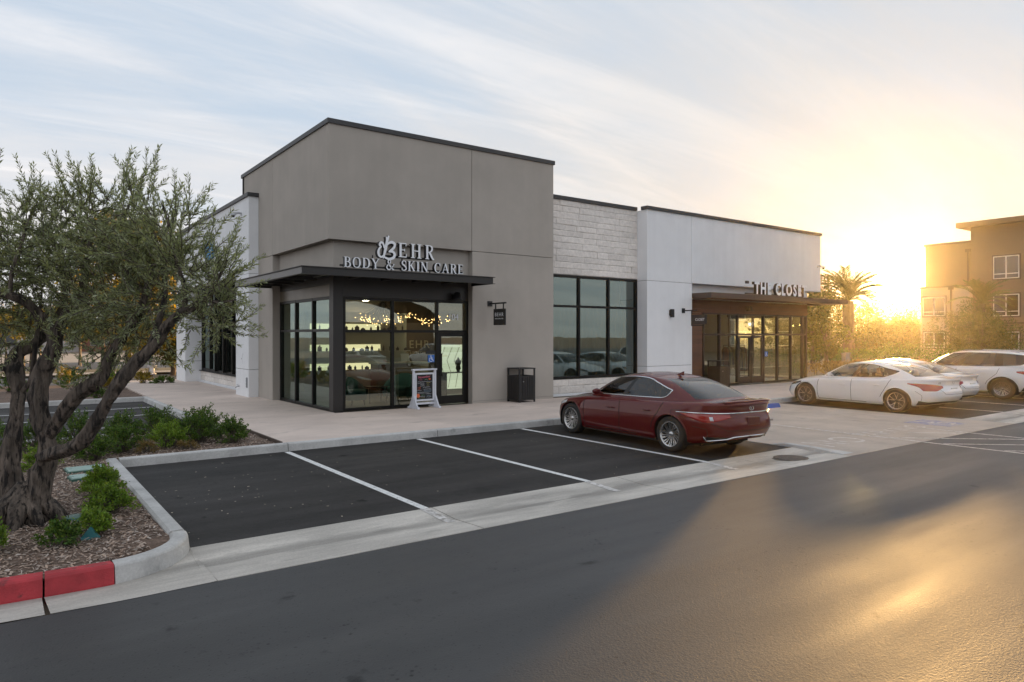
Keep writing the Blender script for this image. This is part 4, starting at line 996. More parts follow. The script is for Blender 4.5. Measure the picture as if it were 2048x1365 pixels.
def build_car(name, cfg, label, loc, rz, cat='car', group=None):
    c = cfg; car = Car(c); root = thing(name, label, cat, loc, rz, group); PNT = c['paint']
    N = car.N; T = [0, .02, .05, .09, .14] + [.14 + .72 * i / 26 for i in range(1, 27)] + [.885, .91, .93, .95, .965, .98, .99, 1.0]
    arches = [(c['axF'], c['wr_'], c['arch']), (c['axR'], c['wr_'], c['arch'])]
    rows = []
    for t in T:
        row = []
        for k in range(N + 1):
            p = car.body(k, t)
            for ax, az, ar in arches:
                d = math.hypot(p.x - ax, p.z - az)
                if abs(p.y) > .5 and abs(d - ar) < .013 and d > 1e-4: p.x = ax + (p.x - ax) * ar / d; p.z = az + (p.z - az) * ar / d
            row.append(p)
        rows.append(row)
    shell = MB()
    idx = {}
    def add(sg_, ring):
        base = len(shell.v)
        for row in ring: shell.v.extend((p[0], p[1] * sg_, p[2]) for p in row)
        n = len(ring[0])
        for a in range(len(ring) - 1):
            for b_ in range(n - 1):
                q = [ring[a][b_], ring[a][b_ + 1], ring[a + 1][b_ + 1], ring[a + 1][b_]]
                cx_ = sum(p[0] for p in q) / 4; cz_ = sum(p[2] for p in q) / 4; cy_ = sum(p[1] for p in q) / 4
                if cy_ > .5 and any(math.hypot(cx_ - ax, cz_ - az) < ar for ax, az, ar in arches): continue
                f = (base + a * n + b_, base + a * n + b_ + 1, base + (a + 1) * n + b_ + 1, base + (a + 1) * n + b_)
                shell.f.append(f if sg_ < 0 else tuple(reversed(f))); shell.mi.append(0)
    # cap rows (hood, cowl, deck)
    sp0, sp1 = c['XR'] + .75, c['XF'] - .75; caps = []
    for s_ in (0, .02, .05, .1, .18, .3, .45, .62, .8, 1.0):
        row = []
        for k in range(N + 1):
            e = rows[-1][k]; tx = max(sp0, min(sp1, e.x)); x = lerp(e.x, tx, s_); y = e.y * (1 - s_)
            zz = car.Zs(lerp(car.ref[k][0], tx, s_)) + car.crown(x) * (1 - (1 - s_) ** 2.2)
            row.append(Vector((x, y, zz)))
        caps.append(row)
    full = rows + caps[1:]
    for sg_ in (1, -1): add(sg_, full)
    body = shell.build('body', PNT, root, smooth=True, fix=True)
    # greenhouse split into roof, pillars, glass
    NG = car.NG; TG = [i / 34 for i in range(35)]
    kA0 = car.kg_end(c['wb'] * .88, False); kA1 = car.kg_side(c['dlo'][0]); kC0 = car.kg_side(c['dlo'][-1]); kC1 = car.kg_end(c['wb'] * .86, True)
    pills = [(car.kg_side(a), car.kg_side(b)) for a, b in c['pillars']]
    bxs = [car.gb(a)[0] for a in car.gang]
    tTop = curve(c['dtop']); tBot = curve(c['dbot'])
    groups = {}
    g = [[car.gh(k, t) for k in range(NG + 1)] for t in TG]
    roofrows = [g[-1]]
    for s_ in (.04, .1, .2, .35, .55, .8, 1):
        row = []
        for k in range(NG + 1):
            e = g[-1][k]; tx = max(c['grr'] + .35, min(c['grf'] - .35, e.x)); x = lerp(e.x, tx, s_)
            row.append(Vector((x, e.y * (1 - s_), car.RZ(lerp(e.x, tx, s_)) + c['rcrown'] * (1 - (1 - s_) ** 2))))
        roofrows.append(row)
    def put(mb, quad, sg_):
        q = [(p.x, p.y * sg_, p.z) for p in quad]; mb.face(q if sg_ < 0 else q[::-1])
    for a in range(len(TG) - 1):
        t = (TG[a] + TG[a + 1]) / 2
        for k in range(NG):
            kk = k + .5; bx = bxs[k]
            if kk < kA0 and c['wst'][0] < t < c['wst'][1]: n_ = 'windshield'
            elif kA1 < kk < kC0 and tBot(bx) < t < tTop(bx): n_ = 'pillar' if any(p < kk < q for p, q in pills) else 'side_window'
            elif kk > kC1 and c['rst'][0] < t < c['rst'][1]: n_ = 'rear_window'
            else: n_ = 'roof'
            for sg_ in (1, -1): put(groups.setdefault((n_, sg_ if n_ in ('side_window', 'pillar') else 0, sum(kk > q for p, q in pills) if n_ == 'side_window' else sum(kk > p for p, q in pills)), MB()) if n_ in ('side_window', 'pillar') else groups.setdefault((n_, 0, 0), MB()), (g[a][k], g[a][k + 1], g[a + 1][k + 1], g[a + 1][k]), sg_)
    for a in range(len(roofrows) - 1):
        for k in range(NG):
            for sg_ in (1, -1): put(groups[('roof', 0, 0)], (roofrows[a][k], roofrows[a][k + 1], roofrows[a + 1][k + 1], roofrows[a + 1][k]), sg_)
    for n_, m_ in (('roof', PNT), ('windshield', c['glass']), ('side_window', c['glass']), ('rear_window', c['rglass']), ('pillar', TRIMB)):
        for key in [q for q in groups if q[0] == n_]: groups[key].build(n_, m_, root, smooth=True, fix=True)
    # window trim, seams, arches, wells, underbody
    ks = [kA1 + (kC0 - kA1) * i / 60 for i in range(61)]
    kb = lambda k: bxs[int(max(0, min(NG, round(k))))]
    for sg_ in (1, -1):
        up = car.path(car.gh, [(k, tTop(kb(k))) for k in ks], .002, sg_); dn = car.path(car.gh, [(k, tBot(kb(k))) for k in ks], .002, sg_)
        MB().tube(dn + up[::-1] + [dn[0]], c.get('trim_r', .011), 6, cap=False).build('window_trim', c['trim'], root, smooth=True)
        sm = MB()
        for sx in c['seams']:
            pts = []
            for (x, t) in sx:
                k = car.k_side(x); pts.append((k, t))
            dense = []
            for i in range(len(pts) - 1):
                for u in range(8): dense.append((lerp(pts[i][0], pts[i + 1][0], u / 8), lerp(pts[i][1], pts[i + 1][1], u / 8)))
            dense.append(pts[-1]); sm.tube(car.path(car.body, dense, .0, sg_), .0065, 5)
        for sx in c.get('tail_seams', ()):
            dense = []
            for i in range(len(sx) - 1):
                for u in range(8): dense.append((car.k_tail(lerp(sx[i][0], sx[i + 1][0], u / 8)), lerp(sx[i][1], sx[i + 1][1], u / 8)))
            dense.append((car.k_tail(sx[-1][0]), sx[-1][1])); sm.tube(car.path(car.body, dense, .0, sg_), .0045, 5)
        sm.build('panel_seam', SEAM, root)
        for ax, az, ar in arches:
            pts = []
            for i in range(33):
                a = R(-22) + (math.pi + R(44)) * i / 32; x = ax + ar * math.cos(a); z = az + ar * math.sin(a)
                k = car.k_side(x); zz0 = car.z0(x); t = (z - zz0) / (car.Zs(x) - zz0)
                if t < .01: continue
                p = car.body(k, t); pts.append((x, (p.y - .004) * sg_, z))
            MB().tube(pts, .014, 6).build('arch_lip', c.get('arch_mat', PNT), root, smooth=True)
            wl = MB(); wl.lathe([(ar + .004, .50), (ar + .004, c['W'] - .035)], (ax, 0, az), axis='y', n=40); wl.lathe([(0, .5), (ar + .004, .5)], (ax, 0, az), axis='y', n=40)
            for i in range(len(wl.v)): wl.v[i] = (wl.v[i][0], wl.v[i][1] * sg_, max(wl.v[i][2], .17))
            wl.build('wheel_well', WELL, root)
        for ax in (c['axF'], c['axR']): make_wheel(root, ax, sg_ * (c['W'] - c['ww'] / 2 - .025), c['wr_'], c['rim'], c['ww'], c['wheel'], sg_)
        # handles and mirrors
        for hx, ht in c['handles']:
            k = car.k_side(hx); pts = car.path(car.body, [(car.k_side(hx + .11), ht), (car.k_side(hx + .05), ht + .004), (k, ht + .005), (car.k_side(hx - .05), ht + .004), (car.k_side(hx - .11), ht)], .022, sg_)
            MB().tube(pts, [.008, .016, .018, .016, .008], 8).build('door_handle', PNT, root, smooth=True)
        mx_, mt = c['mirror']; p = car.gh(car.kg_side(mx_), mt); b_ = MB(); rows2 = []
        for i in range(9):
            u = i / 8; rr = math.sin(math.pi * (.08 + .86 * u)) ** .6; rows2.append([(p.x + .02 + .075 * rr * math.cos(2 * math.pi * j / 12) * (1 if math.cos(2 * math.pi * j / 12) > 0 else .5), sg_ * (p.y + .06 + .19 * u), p.z + .04 + .062 * rr * math.sin(2 * math.pi * j / 12)) for j in range(12)])
        b_.grid(rows2, closed=True, flip=(sg_ < 0)); b_.face(rows2[0]); b_.face(rows2[-1][::-1]); b_.tube([(p.x, sg_ * (p.y - .01), p.z - .01), (p.x + .01, sg_ * (p.y + .1), p.z + .02)], .022, 6); b_.build('mirror', PNT, root, smooth=True)
    MB().box(c['XR'] + .62, -c['W'] + .30, .16, c['XF'] - .62, c['W'] - .30, .30).build('underbody', WELL, root); MB().box(c['XR'] + .26, -.42, .28, c['XR'] + .62, .42, .34).build('underbody', WELL, root)
    MB().box(c['axR'] + c['arch'], -c['W'] + .09, .165, c['axF'] - c['arch'], c['W'] - .09, .24).build('sill_board', TRIMB, root)
    # simple cabin
    for y in (.38, -.38):
        for x in (c['seat'][0],):
            b_ = MB(); b_.obox((x, y, .52), (.5, .48, .18)); b_.obox((x - .3, y, .80), (.13, .46, .56), 0, 0, R(-14)); b_.obox((x - .40, y, 1.13), (.08, .24, .15)); b_.build('front_seat', SEATM, root, bevel=.03, seg=2)
    x = c['seat'][1]; b_ = MB(); b_.obox((x, 0, .54), (.5, 1.3, .18)); b_.obox((x - .3, 0, .82), (.14, 1.3, .55), 0, 0, R(-18)); [b_.obox((x - .42, y, 1.12), (.07, .24, .13)) for y in (-.42, .42)]; b_.build('rear_seat', SEATM, root, bevel=.03, seg=2)
    MB().box(c['seat'][0] + .55, -.68, .5, c['seat'][0] + .85, .68, .88).build('dashboard', SEATM, root, bevel=.05, seg=2)
    MB().lathe([(.17, -.012), (.185, 0), (.17, .012), (.155, 0), (.17, -.012)], axis='x', n=24).build('steering_wheel', SEATM, root, loc=(c['seat'][0] + .45, .38, .86))
    MB().box(c['XR'] + .72, -c['W'] + .24, .301, c['XF'] - .72, c['W'] - .24, .38).build('floor_pan', WELL, root)
    # lamps
    for nm, m_, e0, e1, lo, hi, off in c['tail']: car.patch(nm, m_, root, car.body, car.k_tail(e0), car.k_tail(e1), lo, hi, off)
    for nm, m_, e0, e1, lo, hi, off in c['head']: car.patch(nm, m_, root, car.body, car.k_nose(e0), car.k_nose(e1), lo, hi, off)
    return root, car
def cst(v): return lambda u: v
def lin(a, b): return lambda u: a + (b - a) * u
def pw(*p): 
    f = curve(list(p)); return f
RED_P = mat('red_car_paint', (.098, .002, .003), .45, metal=.0, coat=.85, spec=.12, var=.03, vscale=300)
WHT_P = mat('white_car_paint', (.74, .75, .77), .3, coat=1)
DGL = glass('tinted_car_glass', (.10, .11, .12), ior=1.65); CGL = glass('car_glass', (.55, .60, .58), ior=1.55); RGL = glass('rear_car_glass', (.12, .13, .14), ior=1.7)
ES = dict(paint=RED_P, W=.93, XF=2.41, XR=-2.56, nf=3.4, nr=4.2, hip=.018, axF=1.435, axR=-1.435, wr_=.338, arch=.378, rim=.238, ww=.225, wheel='multi',
    zs=[(2.41, .655), (2.1, .735), (1.6, .80), (1.0, .865), (.4, .895), (-.5, .915), (-1.4, .945), (-2.1, .975), (-2.56, .985)],
    crown=[(2.41, .02), (1.9, .07), (1.1, .10), (0, .06), (-1.2, .06), (-2.0, .045), (-2.56, .02)],
    z0=[(2.41, .20), (1.9, .18), (0, .19), (-1.9, .21), (-2.56, .30)],
    ins=[(0, .075), (.05, .045), (.12, .03), (.25, .012), (.42, .002), (.58, .0), (.72, .010), (.84, .022), (.92, .036), (.97, .055), (1, .085)],
    offF=[(0, .12), (.1, .05), (.3, .0), (.6, .03), (.85, .09), (1, .2)], offR=[(0, .17), (.08, .10), (.2, .04), (.36, .0), (.5, .01), (.62, .05), (.75, .075), (.88, .05), (.95, .015), (1, .03)],
    gxm=-.45, gbf=1.12, gbr=-2.10, wb=.80, grf=.22, grr=-.98, wr=.585, gnf=5.5, gnr=5.0, gp=1.28, gpr=1.5, rz=[(.22, 1.345), (-.35, 1.395), (-.98, 1.345)], rcrown=.05,
    dlo=[.86, -1.62], dtop=[(.86, .88), (-.5, .90), (-.95, .86), (-1.3, .70), (-1.62, .40)], dbot=[(.86, .10), (-1.15, .10), (-1.62, .38)], pillars=[(-.02, -.14), (-1.02, -1.05)], wst=(.05, .96), rst=(.07, .93),
    trim=CHROME, trim_r=.013, glass=DGL, rglass=RGL, seams=[[(1.02, .96), (1.0, .5), (.98, .08)], [(-.10, .97), (-.12, .5), (-.10, .08)], [(-1.27, .98), (-1.22, .75), (-1.02, .45), (-.98, .3)], [(.98, .08), (-.6, .07)]],
    handles=[(.13, .72), (-.92, .74)], mirror=(.62, .12), seat=(.22, -.78),
    tail_seams=[[(.86, .50), (.60, .30), (.2, .27), (0, .27)], [(1.22, .44), (.95, .36), (.9, .12)]],
    tail=[('tail_light', LAMPR, .50, 1.42, pw((0, .62), (.25, .55), (.45, .52), (.75, .62), (1, .72)), pw((0, .70), (.5, .735), (1, .745)), .012),
          ('tail_lamp_lens', LAMPW, .80, .86, cst(.55), cst(.66), .02),
          ('chrome_bar', CHROME, 0, 1.52, pw((0, .715), (.4, .72), (1, .755)), pw((0, .75), (.4, .755), (1, .775)), .024),
          ('rear_valance', TRIMB, .52, .97, pw((0, .08), (.3, .05), (1, .09)), pw((0, .10), (.5, .14), (1, .17)), .006),
          ('lower_chrome_trim', CHROME, 0, .90, pw((0, .10), (.45, .095), (.62, .045), (1, .04)), pw((0, .125), (.45, .12), (.62, .07), (1, .065)), .02),
          ('lower_chrome_trim', CHROME, .90, .98, pw((0, .045), (1, .15)), pw((0, .075), (1, .19)), .02)],
    head=[('headlight', LAMPW, .55, 1.15, pw((0, .78), (.5, .76), (1, .82)), pw((0, .86), (.5, .90), (1, .92)), .008), ('grille', TRIMB, 0, .42, pw((0, .12), (1, .2)), pw((0, .86), (1, .70)), .01)])
ca = R(90)
es_root, es = build_car('red_sedan', ES, 'dark red sedan parked nose in before the stone bay', (3.73, -7.12, 0), ca - R(3.6)); es_root.scale = (.99, .965, .935)
# spoiler, fin, badges
b = MB(); rows = []
for i in range(25):
    y = -.60 + 1.20 * i / 24; e = 1 - (abs(y) / .62) ** 4; x0 = es.body(es.k_tail(abs(y)), 1.0).x
    zt = es.Zs(-2.5); rows.append([(x0 + .22, y, zt + .018), (x0 + .10, y, zt + .022 + .010 * e), (x0 - .004, y, zt + .014 + .018 * e), (x0 - .008, y, zt + .006 + .014 * e), (x0 + .03, y, zt - .03)])
b.grid(rows); b.build('spoiler', RED_P, es_root, smooth=True)
b = MB(); rows = []
for u, hh, ww in ((-.10, .0, .02), (-.03, .035, .03), (.05, .07, .022), (.085, .078, .008), (.10, .0, .016)): rows.append([(-.86 - u, -ww, 1.392), (-.86 - u - hh * .25, 0, 1.398 + hh), (-.86 - u, ww, 1.392)])
b.grid(rows); b.grid(rows[::-1]); b.build('antenna_fin', RED_P, es_root)
p = es.body(es.N, .84)
em = MB(); em.tube([(p.x - .012, .052 * math.cos(a), p.z + .002 + .038 * math.sin(a)) for a in [i * math.pi / 12 for i in range(25)]], .006, 6, cap=False); em.tube([(p.x - .012, -.005, p.z + .03), (p.x - .012, .018, p.z - .012), (p.x - .012, -.02, p.z - .016)], .006, 6); em.build('emblem', CHROME, es_root, smooth=True)
TAIL = Matrix(((0, 0, -1, 0), (-1, 0, 0, 0), (0, 1, 0, 0), (0, 0, 0, 1)))
p = es.body(es.k_tail(.50), .46); text_mesh('badge_lettering', 'ES 300h', .055, .003, CHROME, es_root, Matrix.Translation((p.x - .006, -.50, p.z)) @ TAIL)
p = es.body(es.N, .43); MB().box(p.x - .006, -.17, p.z - .02, p.x + .03, .17, p.z + .13).build('plate_recess', mat('dark_red_plastic', (.09, .012, .012), .4), es_root, bevel=.01)
# fuel flap outline
k0, k1 = es.k_side(-1.52), es.k_side(-1.74); MB().tube(es.path(es.body, [(k0, .80), (k0, .66), (k1, .68), (k1, .81), (k0, .80)], .0), .004, 5, cap=False).build('fuel_flap', SEAM, es_root)
# ---- white sedans
AL = dict(ES); AL.update(paint=WHT_P, W=.925, XF=2.38, XR=-2.51, nf=3.2, nr=3.6, axF=1.4125, axR=-1.4125, wr_=.34, arch=.382, rim=.243, wheel='loop', hip=.022,
    zs=[(2.38, .66), (2.0, .76), (1.5, .83), (1.0, .875), (.3, .905), (-.6, .93), (-1.3, .97), (-2.0, 1.005), (-2.51, 1.0)],
    offR=[(0, .20), (.08, .12), (.2, .05), (.36, .0), (.5, .0), (.62, .05), (.75, .09), (.88, .07), (.95, .03), (1, .03)],
    gbf=1.14, gbr=-2.06, grf=.26, grr=-1.0, gp=1.3, gpr=1.5, rz=[(.26, 1.35), (-.3, 1.395), (-1.0, 1.335)], glass=CGL, rglass=CGL, trim=TRIMB, trim_r=.008,
    dlo=[.88, -1.72], dtop=[(.88, .88), (-.5, .90), (-1.0, .84), (-1.4, .66), (-1.72, .44)], dbot=[(.88, .09), (-.95, .09), (-1.25, .20), (-1.72, .42)], pillars=[(.0, -.12), (-.98, -1.04), (-1.24, -1.72)],
    tail=[('tail_light', LAMPR, .42, 1.30, pw((0, .66), (.30, .54), (.62, .56), (.64, .66), (1, .80)), pw((0, .74), (.4, .80), (1, .83)), .012),
          ('rear_valance', TRIMB, 0, 1.05, pw((0, .03), (.8, .02), (1, .03)), pw((0, .12), (.7, .13), (1, .20)), .008)],
    tail_seams=[[(.55, .60), (.42, .42), (.2, .40), (0, .40)], [(1.15, .55), (1.0, .40), (.98, .12)]],
    head=[('headlight', LAMPD, .62, 1.18, pw((0, .74), (.5, .74), (1, .82)), pw((0, .84), (.5, .90), (1, .90)), .008), ('grille', TRIMB, 0, .62, pw((0, .15), (1, .3)), pw((0, .86), (1, .74)), .01)],
    tail_plate=True)
al_root, al = build_car('white_sedan', AL, 'white sedan nearest the red one, golden light on its roof', (13.53, -6.53, 0), ca - R(5.5), group='white sedans parked along the kerb')
p = al.body(al.N, .62); MB().box(p.x - .012, -.16, p.z - .05, p.x, .16, p.z + .03).build('number_plate', mat('plate', (.6, .6, .58), .5), al_root, bevel=.004)
p = al.body(al.N, .86); MB().tube([(p.x - .008, .045 * math.cos(a), p.z + .045 * math.sin(a)) for a in [i * math.pi / 10 for i in range(21)]], .006, 6, cap=False).build('emblem', CHROME, al_root)
p = al.body(al.k_tail(.5), .86); text_mesh('badge_lettering', 'ALTIMA', .05, .003, CHROME, al_root, Matrix.Translation((p.x - .004, .50, p.z - .02)) @ TAIL)
al_root.scale = (.98, .98, .925)
al2 = copy_tree(al_root); al2.location = (15.92, -6.05, 0); al2.rotation_euler = (0, 0, ca - R(4)); tag(al2, 'second white sedan, tucked between the nearer sedan and the white utility vehicle')
# ---- white sport utility
SU = dict(AL); SU.update(W=.97, XF=2.33, XR=-2.58, nf=3.6, nr=4.4, axF=1.4975, axR=-1.4975, wr_=.385, arch=.435, rim=.25, ww=.25, wheel='ten', hip=.012, arch_mat=TRIMB,
    zs=[(2.33, .85), (2.0, .97), (1.4, 1.05), (.9, 1.09), (0, 1.115), (-1, 1.14), (-2.0, 1.16), (-2.58, 1.16)], crown=[(2.33, .03), (1.8, .08), (1, .09), (0, .06), (-2, .03), (-2.58, .01)],
    z0=[(2.33, .28), (1.9, .25), (0, .26), (-1.9, .28), (-2.58, .36)], offF=[(0, .14), (.1, .06), (.3, 0), (.6, .02), (.85, .06), (1, .16)], offR=[(0, .2), (.08, .12), (.2, .04), (.4, 0), (.7, .02), (1, .05)],
    gxm=-.8, gbf=1.12, gbr=-2.50, wb=.86, grf=.18, grr=-2.18, wr=.66, gnf=5.5, gnr=6.5, gp=1.28, gpr=1.12, rz=[(.18, 1.68), (-.5, 1.735), (-1.4, 1.715), (-2.18, 1.63)], rcrown=.045,
    dlo=[.82, -2.25], dtop=[(.82, .88), (-2.25, .88)], dbot=[(.82, .08), (-1.3, .08), (-1.9, .14), (-2.25, .3)], pillars=[(-.05, -.17), (-1.22, -1.50)], pmat=1, wst=(.05, .95), rst=(.12, .86), trim=CHROME, trim_r=.009, glass=DGL, rglass=DGL,
    seams=[[(1.0, .96), (.98, .5), (.98, .08)], [(-.10, .97), (-.12, .5), (-.10, .08)], [(-1.42, .98), (-1.36, .75), (-1.08, .45), (-1.02, .3)]], handles=[(.10, .74), (-1.0, .75)], mirror=(.62, .1), seat=(.15, -.85),
    tail=[('tail_light', LAMPR, .55, 1.30, pw((0, .70), (.5, .70), (1, .80)), pw((0, .86), (.5, .88), (1, .86)), .012), ('rear_valance', TRIMB, 0, 1.1, cst(.02), pw((0, .2), (1, .2)), .01)], tail_seams=[],
    head=[('headlight', LAMPD, .55, 1.15, pw((0, .70), (.5, .70), (1, .78)), pw((0, .86), (.5, .90), (1, .90)), .008), ('grille', TRIMB, 0, .5, cst(.3), cst(.82), .01)])
su_root, su = build_car('white_sport_utility', SU, 'white sport utility vehicle at the right edge, beyond the sedans', (20.22, -6.6, 0), ca - R(3.0), cat='car')
for sg_ in (1, -1): MB().tube([(-.1, .68 * sg_, 1.735), (-.3, .67 * sg_, 1.775), (-1.6, .66 * sg_, 1.76), (-1.9, .66 * sg_, 1.70)], .014, 6).build('roof_rail', CHROME, su_root, smooth=True)
su_root.scale = (.98, .98, .885)
# cars across the aisle that the shop windows reflect
rf = copy_tree(al_root); rf.location = (9.6, -20.0, 0); rf.rotation_euler = (0, 0, -ca); tag(rf, 'white sedan across the aisle, seen only as a reflection in the salon glass')
rf2 = copy_tree(su_root); rf2.location = (14.6, -20.2, 0); rf2.rotation_euler = (0, 0, -ca); tag(rf2, 'white utility vehicle across the aisle, reflected in the salon door')
rf3 = copy_tree(su_root); rf3.location = (22.4, -20.3, 0); rf3.rotation_euler = (0, 0, ca); tag(rf3, 'white utility vehicle across the aisle, nose reflected in the closet glass')
rf4 = copy_tree(al_root); rf4.location = (6.6, -20.2, 0); rf4.rotation_euler = (0, 0, -ca); tag(rf4, 'white sedan across the aisle, reflected low in the left salon pane')
# ------------------------------------------------------------------ street furniture by the doors
def trash(loc, rz, label, fm):
    t = thing('litter_bin', label, 'litter bin', loc, rz, 'slatted litter bins'); S2 = .27; H = .98
    for x in (-1, 1):
        for y in (-1, 1): MB().box(x * S2 - .022, y * S2 - .022, 0, x * S2 + .022, y * S2 + .022, H - .02).build('post', fm, t, bevel=.004)
    MB().box(-S2 - .03, -S2 - .03, H - .02, S2 + .03, S2 + .03, H + .01).build('lid', fm, t, bevel=.006)
    for z in (.06, .74):
        for a in ((-S2 + .022, -S2 - .012, S2 - .022, -S2 + .012), (-S2 + .022, S2 - .012, S2 - .022, S2 + .012), (-S2 - .012, -S2 + .022, -S2 + .012, S2 - .022), (S2 - .012, -S2 + .022, S2 + .012, S2 - .022)):
            MB().box(a[0], a[1], z, a[2], a[3], z + .03).build('rail', fm, t)
    for k in range(6):
        u = -S2 + .055 + k * .086
        for q in range(4):
            m = MB().box(u - .034, -S2 - .018, .09, u + .034, -S2 + .0, .74).xf(Matrix.Rotation(q * math.pi / 2, 4, 'Z')); m.build('slat', fm, t, bevel=.003)
    MB().box(-S2 + .03, -S2 + .03, .07, S2 - .03, S2 - .03, .70).build('liner', mat('bin_liner', (.006, .006, .006), .8), t)
    MB().lathe([(0, -.03), (.014, -.03), (.016, -.018)], (-.14, -S2, .60), axis='y', n=10).build('lock', CHR, t)
    return t
trash((5.52, -.52, FL), 0, 'black slatted litter bin beside the taupe wall', BLACKM)
trash((15.05, -.22, FL), 0, 'brown slatted litter bin in front of the closet windows', mat('brown_bin', (.022, .016, .013), .5))
# framed chalkboard
fa = thing('sidewalk_sign', 'white framed chalkboard stand with coloured handwriting before the salon glass', 'sign', (2.36, -.42, FL), R(3))
WPN = mat('white_wood', (.68, .70, .76), .55, var=.06, vscale=8)
for x in (-.33, .33):
    MB().box(x - .03, -.03, .05, x + .03, .03, 1.0).build('post', WPN, fa, bevel=.004)
    MB().prism([(-.27, 0), (.27, 0), (.25, .05), (-.25, .05)], x - .035, x + .035).xf(Matrix(((0, 0, 1, 0), (1, 0, 0, 0), (0, 1, 0, 0), (0, 0, 0, 1)))).build('foot', WPN, fa, bevel=.004)
    for s_ in (-1, 1): MB().prism([(s_ * .03, .05), (s_ * .22, .05), (s_ * .18, .08), (s_ * .03, .36)][::s_], x - .02, x + .02).xf(Matrix(((0, 0, 1, 0), (1, 0, 0, 0), (0, 1, 0, 0), (0, 0, 0, 1)))).build('brace', WPN, fa)
MB().box(-.38, -.045, 1.0, .38, .045, 1.045).build('top_rail', WPN, fa, bevel=.004); MB().box(-.298, -.02, .10, .298, .02, .15).build('bottom_rail', WPN, fa)
fr = MB(); fr.box(-.29, -.025, .19, .29, .02, .235); fr.box(-.29, -.025, .89, .29, .02, .935); fr.box(-.29, -.025, .235, -.25, .02, .89); fr.box(.25, -.025, .235, .29, .02, .89); fr.build('board_frame', WPN, fa)
bd = MB().box(-.25, -.012, .235, .25, .015, .89).build('chalkboard', mat('chalkboard', (.010, .010, .013), .7), fa)
CHK = {'w': (.62, .64, .66), 'p': (.75, .18, .25), 'o': (.72, .16, .06), 'y': (.62, .55, .20), 'b': (.28, .40, .52), 'g': (.2, .42, .22)}
def scrib(x0, x1, z, h, c, name='chalk_line'):
    m = MB(); x = x0; pts = []
    while x < x1: pts.append((x, -.0145, z + random.uniform(-h, h))); x += random.uniform(.006, .014)
    m.tube(pts, .0022 + h * .08, 4); m.build(name, mat('chalk_' + c, CHK[c], .9), bd)
text_mesh('chalk_heading', 'November', .085, .002, mat('chalk_p', CHK['p'], .9), bd, Matrix.Translation((-.005, -.0145, .80)) @ FRONT @ Matrix.Rotation(R(4), 4, 'Z'), sx=1.0)
for a in ((-.16, -.07, .752, .012, 'p'), (.0, .10, .752, .016, 'g'), (-.23, .23, .70, .006, 'w'), (-.22, -.02, .665, .012, 'w'), (-.13, .0, .63, .013, 'w'), (-.13, .0, .59, .013, 'w'), (.06, .18, .66, .016, 'y'), (.07, .15, .61, .014, 'y'), (-.05, .17, .553, .015, 'w'), (-.21, -.12, .555, .02, 'o'), (-.21, -.12, .515, .02, 'o'),
          (-.03, .22, .50, .008, 'w'), (-.02, .22, .465, .01, 'b'), (-.02, .21, .435, .01, 'b'), (-.02, .14, .40, .01, 'w'), (-.23, -.09, .47, .008, 'w'), (-.23, -.03, .42, .008, 'w'), (-.20, .0, .395, .008, 'w'), (-.10, .01, .345, .010, 'g'), (-.17, .02, .31, .010, 'w'), (.06, .22, .37, .01, 'w'), (.07, .19, .325, .012, 'b'), (.06, .22, .29, .01, 'w'), (-.2, .02, .27, .006, 'y')): scrib(*a)
MB().lathe([(0, -.0145), (.055, -.0145)], (-.20, 0, .335), axis='y', n=14).build('chalk_pumpkin', mat('chalk_o', CHK['o'], .9), bd); MB().box(.13, -.0145, .745, .185, -.0135, .785).build('chalk_patch', mat('chalk_o', CHK['o'], .9), bd)
# accessible decals on the glass
def decal(x, y, z, s_):
    t = thing('accessible_sign', 'small blue wheelchair decal on the salon glass by its door' if x < 10 else 'small blue wheelchair decal on the closet glass', 'sign', (x, y, z))
    o = MB().box(0, -.003, 0, s_, 0, s_).build('square', mat('decal_blue', (.03, .16, .55), .4), t); wheelchair(SIGNW, t, Matrix.Translation((0, -.005, 0)) @ FRONT @ Matrix.Diagonal((s_, s_, 1, 1)))
    if x < 10: MB().box(-.06, -.003, s_ + .03, s_ + .06, 0, s_ + .12).build('notice', BLACKM, t)
decal(2.74, .055, 1.32, .20); decal(18.52, CY - .01, 1.2, .2)

# ------------------------------------------------------------------ salon interior (lit shelves, chandeliers, chairs)
SHELF = emitter('lit_shelf', (1.0, .88, .50), .75); WARM = emitter('warm_bulb', (1, .58, .22), 8, False); DOWN = emitter('downlight', (1, .82, .55), 55); BACKLIT = emitter('backlit_panel', (.92, 1.0, .74), .5)
st = thing('shelf_unit', 'white shelf unit with lit yellow niches inside the salon', 'shelves', (0, 5.0, FL)); SW = mat('shelf_white', (.45, .44, .36), .6)
MB().box(1.2, .05, 0, 4.7, .4, 2.7).build('back', SW, st)
for z in (.80, 1.42, 2.1): 
    MB().box(1.25, .035, z, 3.7, .05, z + .21).build('light_panel', SHELF, st); MB().box(1.2, -.25, z - .03, 4.7, .04, z).build('shelf_board', SW, st)
MB().box(1.2, -.28, 0, 4.7, .04, .76).build('cabinet', SW, st)
random.seed(5)
DKB = mat('dark_bottle', (.015, .014, .014), .3)
for z in (.80, 1.42, 2.1):
    x = 1.5
    while x < 4.6:
        h = random.uniform(.08, .2); w = random.uniform(.025, .08)
        o = MB().lathe([(0, 0), (w, 0), (w, h * .7), (w * .4, h * .8), (w * .4, h), (0, h)], n=8).build('product_bottle', DKB, loc=(x, 4.86, FL + z)); sn = {.80: 'lowest', 1.42: 'middle', 2.1: 'top'}[z]; tag(o, 'dark product bottle standing on the %s lit salon shelf' % sn, 'bottle', 'bottles on the %s salon shelf' % sn); x += random.uniform(.1, .3) + w
